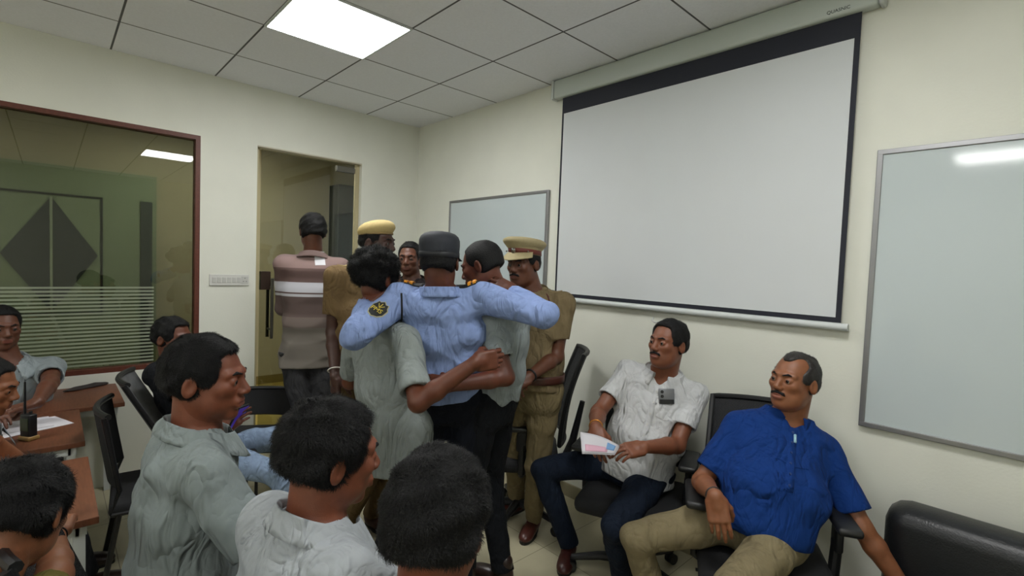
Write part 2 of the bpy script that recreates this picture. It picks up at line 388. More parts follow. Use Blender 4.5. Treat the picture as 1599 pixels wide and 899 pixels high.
b.build('pull_handle', mat('clear_plastic', (190, 192, 190), .2), scr, smooth=True)
cs = MB(); cs.box(((x0+x1)/2-2.74, -.0315, 2.841-1.36), (x1-x0+.13, .06, .128), None, .014); case = cs.build('case', mat('case_white', (188, 196, 190), .45), scr, smooth='auto')
for s in (x0-.075, x1+.075): MB().box((s-2.74, -.034, 2.841-1.36), (.02, .066, .134), None, .008).build('end_cap', M_WHITEMETAL, case, smooth='auto')
def text(body, size, loc, R3, m, name, parent, ext=.0006):
    cu = bpy.data.curves.new(name, 'FONT'); cu.body = body; cu.size = size; cu.extrude = ext; cu.align_x = 'CENTER'; cu.align_y = 'CENTER'
    o = bpy.data.objects.new(name, cu); COL.objects.link(o)
    bpy.context.view_layer.update(); dg = bpy.context.evaluated_depsgraph_get()
    me = bpy.data.meshes.new_from_object(o.evaluated_get(dg)); bpy.data.objects.remove(o)
    V = np.array([v.co[:] for v in me.vertices]); F = [tuple(p.vertices) for p in me.polygons]; bpy.data.meshes.remove(me)
    V = V@np.array(R3).T+np.array(loc)
    o = link(name, V, F, m, None, smooth=False)
    if parent is not None: o.parent = parent
    return o
lp = onp(1309, 17, 1, -.062)
text('QUASNIC', .021, rel(np.array([lp[0], -.0618, max(2.80, lp[2])])), np.array([[1, 0, 0], [0, 0, -1], [0, 1, 0]]).astype(float), mat('lettering_dark', (42, 46, 50), .6), 'brand_lettering', case)

# ------------------------------------------------------------------ furniture
def yaw_of(v): return math.atan2(-v[0], v[1])     # rotation that turns local +y onto v
FLAT = lambda v: unit([v[0], v[1], 0])
M_MESH = bpy.data.materials.new('chair_mesh'); M_MESH.use_nodes = True; nt = M_MESH.node_tree; b = nt.nodes['Principled BSDF']
b.inputs['Base Color'].default_value = (.012, .013, .015, 1); b.inputs['Roughness'].default_value = .8
tc = nd(nt, 'ShaderNodeTexCoord'); br = nd(nt, 'ShaderNodeTexBrick'); br.inputs['Scale'].default_value = 1; br.inputs['Brick Width'].default_value = .012; br.inputs['Row Height'].default_value = .006; br.inputs['Mortar Size'].default_value = .0016
mp = nd(nt, 'ShaderNodeMapping'); mp.inputs['Rotation'].default_value = (math.pi/2, 0, 0)
nt.links.new(tc.outputs['Object'], mp.inputs[0]); nt.links.new(mp.outputs[0], br.inputs['Vector'])
inv = nd(nt, 'ShaderNodeMath', operation='MULTIPLY'); inv.inputs[1].default_value = .3
iv = nd(nt, 'ShaderNodeMath', operation='SUBTRACT'); iv.inputs[0].default_value = 1
nt.links.new(br.outputs['Fac'], iv.inputs[1]); nt.links.new(iv.outputs[0], inv.inputs[0])
tr = nd(nt, 'ShaderNodeBsdfTransparent'); ms = nd(nt, 'ShaderNodeMixShader')
nt.links.new(inv.outputs[0], ms.inputs[0]); nt.links.new(b.outputs[0], ms.inputs[1]); nt.links.new(tr.outputs[0], ms.inputs[2]); nt.links.new(ms.outputs[0], nt.nodes['Material Output'].inputs[0])

def office_chair(label, loc, fw, seat=.47, recline=.12, arms=True, back=True, bh=.56):
    t = thing('office_chair', label, 'chair', (loc[0], loc[1], 0), yaw_of(fw))
    MB().box((0, .0, seat-.045), (.50, .48, .085), None, .038).build('seat', M_BLACKFAB, t, smooth='auto')
    b = MB(); b.box((0, -.02, seat-.115), (.22, .26, .05), None, .015); b.tube([(.1, -.02, seat-.12), (.25, -.0, seat-.13)], .007, 8); b.build('tilt_mechanism', M_BLACKPL, t, smooth='auto')
    b = MB(); b.tube([(0, 0, .11), (0, 0, .26)], .027, 16); b.tube([(0, 0, .26), (0, 0, seat-.13)], .016, 16); b.build('gas_column', M_DARKMETAL, t, smooth='auto')
    for k in range(5):
        a = 2*math.pi*k/5+.3; c, s_ = math.cos(a), math.sin(a)
        b = MB(); b.tube([(.02*c, .02*s_, .105), (.16*c, .16*s_, .10), (.30*c, .30*s_, .075)], [.028, .022, .016], 10)
        lg = b.build('base_leg', M_BLACKPL, t, smooth='auto')
        b = MB(); px, py = -s_, c
        for q in (-.014, .014): b.tube([(.30*c+px*(q-.008), .30*s_+py*(q-.008), .03), (.30*c+px*(q+.008), .30*s_+py*(q+.008), .03)], .028, 16)
        b.tube([(.30*c, .30*s_, .03), (.30*c, .30*s_, .08)], .008, 8); b.build('caster', M_BLACKPL, lg, smooth='auto')
    if back:
        def bp(u, v):   # u across, v up
            x = (u-.5)*(.42-.06*abs(v-.45)); z = seat+.08+v*bh
            y = -.235-recline*v-.055*math.sin(v*3.14)*(-1)*.5-.09*(1-(2*u-1)**2)*.45
            return (x, y, z)
        b = MB(); b.grid(bp, 14, 14, .006); bk = b.build('backrest', M_MESH, t, smooth='auto')
        b = MB(); edge = [bp(0, v/14) for v in range(15)]+[bp(u/14, 1) for u in range(1, 15)]+[bp(1, 1-v/14) for v in range(1, 15)]+[bp(1-u/14, 0) for u in range(1, 15)]
        b.tube(edge, .014, 8); b.build('back_frame', M_BLACKPL, bk, smooth='auto')
        b = MB(); b.tube([(0, -.1, seat-.11), (0, -.27, seat-.09), (0, -.33, seat+.05), (0, -.32-recline*.5, seat+.3)], [.02, .024, .024, .016], 10); b.build('spine', M_BLACKPL, t, smooth='auto')
    if arms:
        for s in (-1, 1):
            b = MB(); b.tube([(s*.2, -.02, seat-.1), (s*.255, -.02, seat-.07), (s*.262, -.02, seat+.1)], [.022, .022, .02], 10); b.box((s*.262, -.02, seat+.12), (.03, .07, .12), None, .01)
            ar = b.build('armrest_post', M_BLACKPL, t, smooth='auto')
            MB().box((s*.265, .0, seat+.195), (.085, .25, .032), None, .014).build('arm_pad', M_BLACKPL, ar, smooth='auto')
    return t

def visitor_chair(label, loc, fw, m_back, seat=.44, tablet=False, bh=.42, recline=.14):
    t = thing('visitor_chair', label, 'chair', (loc[0], loc[1], 0), yaw_of(fw))
    MB().box((0, .01, seat-.03), (.45, .44, .055), None, .024).build('seat', M_BLACKFAB, t, smooth='auto')
    def bp(u, v): return ((u-.5)*.43, -.21-recline*v+.05*(2*u-1)**2, seat+.07+v*bh)
    bk = MB().grid(bp, 12, 8, .012).build('backrest', m_back, t, smooth='auto')
    b = MB(); b.tube([bp(u/12, 1.0) for u in range(13)], .014, 8); b.build('top_rail', M_BLACKPL, bk, smooth='auto')
    for s in (-1, 1):
        b = MB(); b.tube([(s*.225, .2, 0.0), (s*.22, .2, seat-.04), (s*.22, -.2, seat-.04), (s*.225, -.17, seat+.07), (s*.222, -.175-recline, seat+.07+bh)], .0115, 10)
        b.build('frame', M_DARKMETAL, t, smooth='auto')
        b = MB(); b.tube([(s*.22, -.17, seat-.04), (s*.225, -.24, 0)], .0115, 10); b.build('rear_leg', M_DARKMETAL, t, smooth='auto')
    if tablet:
        b = MB(); b.tube([(.24, .0, seat-.04), (.3, .02, seat+.1), (.3, .1, seat+.2)], .01, 8); ar = b.build('tablet_arm', M_DARKMETAL, t, smooth='auto')
        MB().box((.17, .25, seat+.215), (.42, .26, .016), None, .007).build('writing_tablet', mat('tablet_grey', (60, 62, 62), .4), ar)
    return t

def desk(label, x0, x1, y0, y1, z=.70):
    t = thing('desk', label, 'desk', ((x0+x1)/2, (y0+y1)/2, 0), 0, None)
    W, D = x1-x0, y1-y0
    MB().box((0, 0, z-.0125), (W, D, .025), None, .003).build('top', M_WOOD, t)
    b = MB()
    for s in (-1, 1): b.box((0, s*(D/2-.045), z-.045), (W-.06, .03, .04)); b.box((s*(W/2-.045), 0, z-.0455), (.03, D-.1, .04))
    b.build('apron', M_WHITEMETAL, t)
    for sx in (-1, 1):
        for sy in (-1, 1): MB().box((sx*(W/2-.05), sy*(D/2-.05), (z-.025)/2), (.032, .032, z-.026)).build('leg', M_WHITEMETAL, t)
    return t
desk('brown desk against the window wall, dark cloth on it', .01, .575, -2.98, -2.33)
desk('brown desk in the middle holding the walkie-talkie and paper', .60, 1.23, -3.02, -2.535)
desk('brown desk nearest the camera under clasped hands', 1.46, 2.12, -3.0, -2.535)

# black sofa at the right edge
def sofa():
    c = np.array([0., 0.])
    t = thing('sofa', 'black leather sofa against the wall in the bottom right corner', 'sofa', (4.85, -.47, 0), math.pi)
    # local: +y faces the room (after the half turn), back at y=-.4
    W = 1.95
    def lbox(c, s, n, bev, p=None): return MB().box(c, s, None, bev).build(n, M_LEATHER, p or t, smooth='auto')
    lbox((0, .05, .17), (W-.04, .74, .22), 'base', .03)
    for k in (-1, 0, 1): lbox((k*(W-.06)/3, .09, .345), ((W-.08)/3, .64, .15), 'seat_cushion', .055)
    lbox((0, -.30, .47), (W, .20, .50), 'back_panel', .07)
    for sx in (-1, 1):
        for sy in (-1, 1): MB().lathe([(.02, 0), (.026, .06)], 12, T=Matrix.Translation((sx*(W/2-.12), .05+sy*.32, 0))).build('foot', M_CHROME, t)
    return t

# ------------------------------------------------------------------ signed-distance modelling kit
def rc(a, b, ra, rb, op='u', k=.0, flat=False):
    a = np.array(a, float); b = np.array(b, float); ab = b-a; L2 = ab@ab; L = math.sqrt(L2)
    def fn(X, Y, Z):
        px, py, pz = X-a[0], Y-a[1], Z-a[2]
        t = (px*ab[0]+py*ab[1]+pz*ab[2])/L2; tc_ = np.clip(t, 0, 1)
        d = np.sqrt((px-tc_*ab[0])**2+(py-tc_*ab[1])**2+(pz-tc_*ab[2])**2)-(ra+(rb-ra)*tc_)
        if flat: d = np.maximum(d, (t-1)*L)
        return d
    m = max(ra, rb); return (op, fn, np.minimum(a, b)-m, np.maximum(a, b)+m, k)
def ell(c, r, R=None, op='u', k=.0):
    c = np.array(c, float); r = np.array(r, float); R = np.eye(3) if R is None else np.array(R)
    def fn(X, Y, Z):
        x, y, z = X-c[0], Y-c[1], Z-c[2]
        q = [(x*R[0, i]+y*R[1, i]+z*R[2, i]) for i in range(3)]
        k0 = np.sqrt((q[0]/r[0])**2+(q[1]/r[1])**2+(q[2]/r[2])**2)
        k1 = np.sqrt((q[0]/r[0]**2)**2+(q[1]/r[1]**2)**2+(q[2]/r[2]**2)**2)+1e-9
        return k0*(k0-1)/k1
    e = np.sqrt(((R*r)**2).sum(1)); return (op, fn, c-e, c+e, k)
def bx(c, h, R=None, op='u', k=.0, rad=.0):
    c = np.array(c, float); h = np.array(h, float); R = np.eye(3) if R is None else np.array(R)
    def fn(X, Y, Z):
        x, y, z = X-c[0], Y-c[1], Z-c[2]
        q = [np.abs(x*R[0, i]+y*R[1, i]+z*R[2, i])-(h[i]-rad) for i in range(3)]
        return np.sqrt(np.maximum(q[0], 0)**2+np.maximum(q[1], 0)**2+np.maximum(q[2], 0)**2)+np.minimum(np.maximum(np.maximum(q[0], q[1]), q[2]), 0)-rad
    e = np.sqrt(((R*h)**2).sum(1)); return (op, fn, c-e, c+e, k)
def half(c, n, op='s', k=.0, lo=None, hi=None):
    """keeps the side n points away from: removes p where (p-c).n > 0"""
    c = np.array(c, float); n = unit(n)
    def fn(X, Y, Z): return -((X-c[0])*n[0]+(Y-c[1])*n[1]+(Z-c[2])*n[2])
    return (op, fn, np.full(3, -99.) if lo is None else np.array(lo), np.full(3, 99.) if hi is None else np.array(hi), k)
def loft(st, op='u', k=.0, e=2.4):
    """st: list of (centre, half width, half depth, lateral unit)"""
    C = [np.array(s[0], float) for s in st]
    def fn(X, Y, Z):
        best = None
        for i in range(len(st)-1):
            a, b = C[i], C[i+1]; ab = b-a; L2 = ab@ab; L = math.sqrt(L2); ax = ab/L
            l = unit(np.array(st[i][3])+np.array(st[i+1][3])); l = unit(l-ax*(l@ax)); n = np.cross(ax, l)
            px, py, pz = X-a[0], Y-a[1], Z-a[2]
            t = (px*ab[0]+py*ab[1]+pz*ab[2])/L2; tc_ = np.clip(t, 0, 1)
            w_ = st[i][1]+(st[i+1][1]-st[i][1])*tc_; dd = st[i][2]+(st[i+1][2]-st[i][2])*tc_
            x = (px*l[0]+py*l[1]+pz*l[2]); y = (px*n[0]+py*n[1]+pz*n[2]); z = (t-tc_)*L
            m = np.minimum(w_, dd)
            q = (np.abs(x/w_)**e+np.abs(y/dd)**e+np.abs(z/(m*.7))**e)**(1/e)
            d = (q-1)*m
            if best is None: best = d
            else:
                kk = .03; hh = np.maximum(kk-np.abs(best-d), 0)/kk; best = np.minimum(best, d)-hh*hh*kk*.25
        return best
    mx_ = max(max(s[1], s[2]) for s in st); P = np.array(C); return (op, fn, P.min(0)-mx_, P.max(0)+mx_, k)
def smesh(prims, h, lo=None, hi=None, disp=None):
    us = [p for p in prims if p[0] == 'u']
    if lo is None: lo = np.min([p[2] for p in us], 0)-2.5*h
    if hi is None: hi = np.max([p[3] for p in us], 0)+2.5*h
    ax = [np.arange(lo[i], hi[i]+h, h, dtype=np.float32) for i in range(3)]
    arr = np.full([len(a) for a in ax], 1., np.float32)
    for op, fn, plo, phi, k in prims:
        mg_ = max(k, 2.5*h)+h
        ix = []
        for i in range(3):
            a = max(0, int(np.searchsorted(ax[i], plo[i]-mg_))); b_ = min(len(ax[i]), int(np.searchsorted(ax[i], phi[i]+mg_)))
            ix.append(slice(a, b_))
        if any(s.stop <= s.start for s in ix): continue
        X = ax[0][ix[0]][:, None, None]; Y = ax[1][ix[1]][None, :, None]; Z = ax[2][ix[2]][None, None, :]
        d = fn(X, Y, Z); sub = arr[tuple(ix)]
        if op == 'u':
            if k: hh = np.maximum(k-np.abs(sub-d), 0)/k; r = np.minimum(sub, d)-hh*hh*k*.25
            else: r = np.minimum(sub, d)
        else:
            d = -d
            if k: hh = np.maximum(k-np.abs(sub-d), 0)/k; r = np.maximum(sub, d)+hh*hh*k*.25
            else: r = np.maximum(sub, d)
        arr[tuple(ix)] = r
    if disp is not None:
        near = np.nonzero(np.abs(arr) < .03)
        P = [ax[i][near[i]] for i in range(3)]
        arr[near] += disp(*P)
    for i in range(3):   # closed at the borders
        s = [slice(None)]*3; s[i] = 0; arr[tuple(s)] = np.maximum(arr[tuple(s)], 1e-4); s[i] = -1; arr[tuple(s)] = np.maximum(arr[tuple(s)], 1e-4)
    ins = arr < 0; nx, ny, nz = arr.shape
    c = np.zeros((nx-1, ny-1, nz-1), np.int8)
    for dx in (0, 1):
        for dy in (0, 1):
            for dz in (0, 1): c += ins[dx:nx-1+dx, dy:ny-1+dy, dz:nz-1+dz]
    act = (c > 0) & (c < 8); I, J, K = np.nonzero(act)
    idx = np.full(c.shape, -1, np.int32); idx[I, J, K] = np.arange(len(I))
    cor = [(0, 0, 0), (1, 0, 0), (0, 1, 0), (1, 1, 0), (0, 0, 1), (1, 0, 1), (0, 1, 1), (1, 1, 1)]
    val = np.stack([arr[I+a, J+b_, K+c_] for a, b_, c_ in cor], 1)
    ed = [(0, 1), (2, 3), (4, 5), (6, 7), (0, 2), (1, 3), (4, 6), (5, 7), (0, 4), (1, 5), (2, 6), (3, 7)]
    S_ = np.zeros((len(I), 3), np.float32); cnt = np.zeros(len(I), np.float32); co = np.array(cor, np.float32)
    for a, b_ in ed:
        va, vb = val[:, a], val[:, b_]; m_ = (va < 0) != (vb < 0)
        t = np.where(m_, va/(va-vb+1e-20), 0)[:, None]
        S_ += np.where(m_[:, None], co[a]+(co[b_]-co[a])*t, 0); cnt += m_
    V = (np.stack([I, J, K], 1)+S_/cnt[:, None])*h+np.array(lo, np.float32)
    Q = []
    for axis in range(3):
        sl0 = [slice(None)]*3; sl1 = [slice(None)]*3; sl0[axis] = slice(0, -1); sl1[axis] = slice(1, None)
        a0 = ins[tuple(sl0)]; a1 = ins[tuple(sl1)]; b1, b2 = [(1, 2), (2, 0), (0, 1)][axis]
        for flip, M_ in ((False, a0 & ~a1), (True, ~a0 & a1)):
            p = list(np.nonzero(M_)); ok = (p[b1] > 0) & (p[b2] > 0) & (p[b1] < arr.shape[b1]-1) & (p[b2] < arr.shape[b2]-1)
            p = [q[ok] for q in p]
            def g(o1, o2):
                q = [x.copy() for x in p]; q[b1] = q[b1]-o1; q[b2] = q[b2]-o2; return idx[q[0], q[1], q[2]]
            quad = np.stack([g(1, 1), g(0, 1), g(0, 0), g(1, 0)], 1)
            if flip: quad = quad[:, ::-1]
            Q.append(quad)
    Q = np.concatenate(Q); Q = Q[(Q >= 0).all(1)]
    return V, Q
def join(parts):
    V = []; F = []; n = 0
    for v, f in parts: V.append(v); F.append(f+n); n += len(v)
    return np.concatenate(V), np.concatenate(F)
def folds(amp, freq=1., seed=0, dirs=None):
    r = np.random.default_rng(seed+11)
    comps = []
    for i in range(7):
        d = unit(r.normal(size=3)) if dirs is None or i > 4 else unit(np.array(dirs)+.55*r.normal(size=3))
        comps.append((d*freq*r.uniform(22, 60), r.uniform(0, 6.28), unit(r.normal(size=3))*r.uniform(9, 22)*freq, r.uniform(0, 6.28), unit(r.normal(size=3))*r.uniform(5, 9), r.uniform(0, 6.28)))
    def fn(X, Y, Z):
        o = 0
        for a, p, b_, q, c_, s_ in comps:
            m = np.clip(.5+.9*np.sin(X*c_[0]+Y*c_[1]+Z*c_[2]+s_), 0, 1)
            o = o+m*(1-np.abs(np.sin((X*a[0]+Y*a[1]+Z*a[2]+p+1.3*np.sin(X*b_[0]+Y*b_[1]+Z*b_[2]+q))*.5))-.35)
        return -amp*o*1.05
    return fn

SKIN = {}
def skin(name, rgb):
    if name not in SKIN:
        SKIN[name] = mat('skin_'+name, (rgb[0]*.97, rgb[1]*.88, rgb[2]*.80), .48, noise=.10, nscale=45, bump=.12, bscale=420, sss=.06)
    return SKIN[name]
M_HAIR = mat('hair_black', (9, 9, 10), .6, noise=.35, nscale=120, bump=.8, bscale=260, spec=.3)
M_EYE = mat('eye_white', (122, 112, 102), .3); M_IRIS = mat('iris', (24, 14, 10), .2)
def lipm(rgb): return mat('lips_%d' % rgb[0], (rgb[0]*.94, rgb[1]*.80, rgb[2]*.86), .5)

# ---------------------------------------------------------------- head, in its own frame: x right, y forward, z up, origin between the ears
def head_prims(g, s=1.):
    jaw = g.get('jaw', 1.); P = []
    P += [ell((0, -.014, .036), (.0745, .096, .084), k=.0)]
    P += [ell((0, .030, -.022), (.060*jaw, .062, .082), k=.03)]
    P += [ell((0, .028, -.066), (.051*jaw, .054, .038), k=.025)]
    for sx in (-1, 1): P += [ell((sx*.043*jaw, -.0+.022, -.05), (.022, .035, .035), k=.02)]      # jaw corners
    P += [ell((0, .070, -.096), (.021, .018, .016), k=.022)]
    for sx in (-1, 1):
        P += [ell((sx*.041, .062, -.014), (.022, .022, .02), k=.02)]
        P += [rc((sx*.012, .088, .027), (sx*.046, .070, .025), .011, .009, k=.014)]
    for sx in (-1, 1): P += [ell((sx*.0315, .098, .005), (.0185, .020, .0125), op='s', k=.012)]
    P += [rc((0, .086, .014), (0, .1065, -.024), .0082, .0125, k=.014)]
    for sx in (-1, 1): P += [ell((sx*.0125, .099, -.029), (.0085, .011, .0078), k=.007)]
    for sx in (-1, 1):
        P += [ell((sx*.0315, .0805, .0055), (.0165, .0115, .0125), k=.004)]        # lids
        P += [ell((sx*.0315, .0935, .0035), (.0125, .006, .0042), op='s', k=.003)]
    P += [ell((0, .086, -.056), (.027, .016, .018), k=.012)]
    P += [rc((-.019, .0935, -.0555), (.019, .0935, -.0555), .0052, .0052, k=.006), rc((-.016, .0945, -.0665), (.016, .0945, -.0665), .0062, .0062, k=.006)]
    P += [ell((0, .104, -.0605), (.024, .008, .0022), op='s', k=.003)]
    for sx in (-1, 1):
        R = np.array(Matrix.Rotation(sx*.32, 3, 'Z') @ Matrix.Rotation(-.18, 3, 'X'))
        P += [ell((sx*.0775, -.010, -.004), (.0085, .0185, .0315), R, k=.006)]
        P += [ell((sx*.086, -.006, -.002), (.0065, .0105, .019), R, op='s', k=.004)]
    f = g.get('fat', 0)
    if f: P += [ell((0, .035, -.085), (.05, .045, .028+.01*f), k=.03)]
    return P
def hair_prims(st, t=.008):
    P = [ell((0, -.014, .036), (.0755+t, .097+t, .085+t)), ell((0, -.040, -.012), (.064+t*.7, .062+t, .062), k=.03)]
    fz = st.get('line', .004)+.008
    P += [bx((0, .128, -.035+fz), (.060, .080, .106), op='s', k=.016, rad=.022), ell((0, .135, -.040+fz), (.088, .088, .112), op='s', k=.016)]
    P += [half((0, 0, st.get('nape', -.052)), (0, -.35, -1), k=.01)]
    for sx in (-1, 1):
        P += [ell((sx*.094, .088, .012), (.050, .046, .058), op='s', k=.016)]
        P += [ell((sx*.087, -.010, -.012), (.018, .021, .036), op='s', k=.010)]
        P += [bx((sx*.08, .063, -.055), (.05, .054, .05), op='s', k=.012)]
    if st.get('curly'):
        r = np.random.default_rng(5)
        for i in range(60):
            a = r.normal(size=3); a[2] = abs(a[2])*.9-.1; a = unit(a)
            if a[1] > .45 and a[2] < .6: continue
            c = np.array([0, -.02, .036])+a*np.array([.082, .104, .092]); P += [ell(c, np.full(3, r.uniform(.014, .022)), k=.008)]
    if st.get('quiff'):
        P += [ell((0, .050, .104), (.056, .040, .020), k=.03)]
    if st.get('bald'):
        for sx in (-1, 1): P += [ell((sx*.052, .072, .078), (.030, .058, .038), op='s', k=.02)]
    return P
def strands(V, F, n, L, wd, M3, org, curly=0., seed=1, flow=(0, .25, -1), lift=.35, loc=None):
    """tapered hairs standing on a hair cap, one strip each"""
    r = np.random.default_rng(seed); f = F[r.integers(0, len(F), n)]
    a = V[f[:, 0]]; b_ = V[f[:, 1]]; c = V[f[:, 2]]; N = np.cross(b_-a, c-a); N /= np.linalg.norm(N, axis=1)[:, None]+1e-12
    u = r.random((n, 1)); p = a+(b_-a)*u+(c-a)*r.random((n, 1))*(1-u)
    cen = p-np.array([0, -.014, .036]); out_ = (N*cen).sum(1) > 0; p, N = p[out_], N[out_]; n = len(p)
    fl = np.tile(np.array(flow, float), (n, 1)); top = np.clip((p[:, 2]-.05)/.07, 0, 1)[:, None]
    fl = fl*(1-top)+np.array([.25, .9, .05])*top*np.where(p[:, 1:2] > -.04, 1, -.4)
    fl += r.normal(size=(n, 3))*(.30+curly*1.1); fl += .5*np.sin(p*90+2*np.sin(p[:, ::-1]*60))
    tg = fl-N*(fl*N).sum(1)[:, None]; tg /= np.linalg.norm(tg, axis=1)[:, None]+1e-9
    LL = (L*r.uniform(.5, 1.2, n))[:, None]; sd = np.cross(tg, N); k = 4
    rows = []
    for i in range(k):
        s_ = i/(k-1)
        q = p-N*.001+tg*LL*s_+N*LL*lift*math.sin(s_*2.0)*.55
        if curly: q = q+sd*LL*curly*.45*np.sin(s_*5+r.random((n, 1))*3)+N*LL*.3*curly*np.sin(s_*4)
        ww = wd*(1-s_*.85); rows.append((q-sd*ww, q+sd*ww))
    VV = np.stack([x for rw in rows for x in rw], 1).reshape(-1, 3); base = (np.arange(n)*2*k)[:, None]
    FF = np.concatenate([base+np.array([[2*i, 2*i+1, 2*i+3, 2*i+2]]) for i in range(k-1)])
    return VV, FF
def to_world(V, M3, c): return V@M3.T+c

def hand_mesh(wr, d, n, side, curl, fore, h=.0032, spread=1., thumb=.5):
    """wr wrist, d towards the fingers, n out of the BACK of the hand, side = unit towards the thumb; fore = elbow"""
    d = unit(d); n = unit(n-d*(np.array(n)@d)); s_ = np.cross(d, n); s_ = s_ if s_@side > 0 else -s_
    M3 = np.stack([s_, d, n], 1)                     # x thumb side, y fingers, z back of hand
    fl = (np.array(fore)-wr)@M3
    P = [rc(fl*.45, (0, 0, 0), .034, .0265), rc((0, 0, 0), (0, .03, -.002), .0265, .024, k=.01)]
    P += [bx((0, .05, -.002), (.040, .044, .0145), k=.016, rad=.012), ell((.022, .028, -.010), (.018, .028, .014), k=.012)]
    for i, (x, L) in enumerate([(.030, .070), (.0105, .079), (-.0095, .073), (-.0285, .057)]):
        p = np.array([x, .088-.006*abs(i-1), 0]); ang = -.12-curl*.25; az = (x*1.6)*spread
        segs = [L*.47, L*.30, L*.25]; r = .0092 if i < 3 else .0080
        P += [rc((x*.8, .05, 0), p, .011, .0098, k=.008)]
        for j, sl in enumerate(segs):
            dr = np.array([math.sin(az)*math.cos(ang), math.cos(az)*math.cos(ang), math.sin(ang)])
            q = p+dr*sl; P += [rc(p, q, r-.0008*j, r-.0008*(j+1), k=.003)]; p = q; ang -= curl*(1.0 if j == 0 else .8)+.08
    p = np.array([.026, .018, -.006]); dr = unit([.52, .80, -.30-thumb*.6])
    for j, (sl, r) in enumerate([(.040, .0135), (.033, .0110), (.026, .0098)]):
        q = p+dr*sl; P += [rc(p, q, r, r-.0012, k=.006)]; p = q; dr = unit(dr+np.array([-.32*thumb-.15, .22, -.28*thumb]))
    V, F = smesh(P, h, lo=np.array([-.085, -.05, -.125]), hi=np.array([.115, .20, .05]))
    if np.linalg.det(M3) < 0: F = F[:, ::-1]
    return to_world(V, M3, wr), F

def ik(a, b, l1, l2, hint):
    """joint between a and b; hint = rough place of it"""
    a, b, hint = (np.array(v, float) for v in (a, b, hint)); ab = b-a; L = np.linalg.norm(ab)
    if L > (l1+l2)*.995: b = a+ab/L*(l1+l2)*.995; ab = b-a; L = np.linalg.norm(ab)
    if L < abs(l1-l2)+.03: L = abs(l1-l2)+.03
    x = ab/np.linalg.norm(ab); t = (l1*l1-l2*l2+L*L)/(2*L); y = math.sqrt(max(0, l1*l1-t*t))
    hv = hint-a; hv = hv-x*(hv@x); hv = hv/(np.linalg.norm(hv)+1e-9)
    return a+x*t+hv*y, b

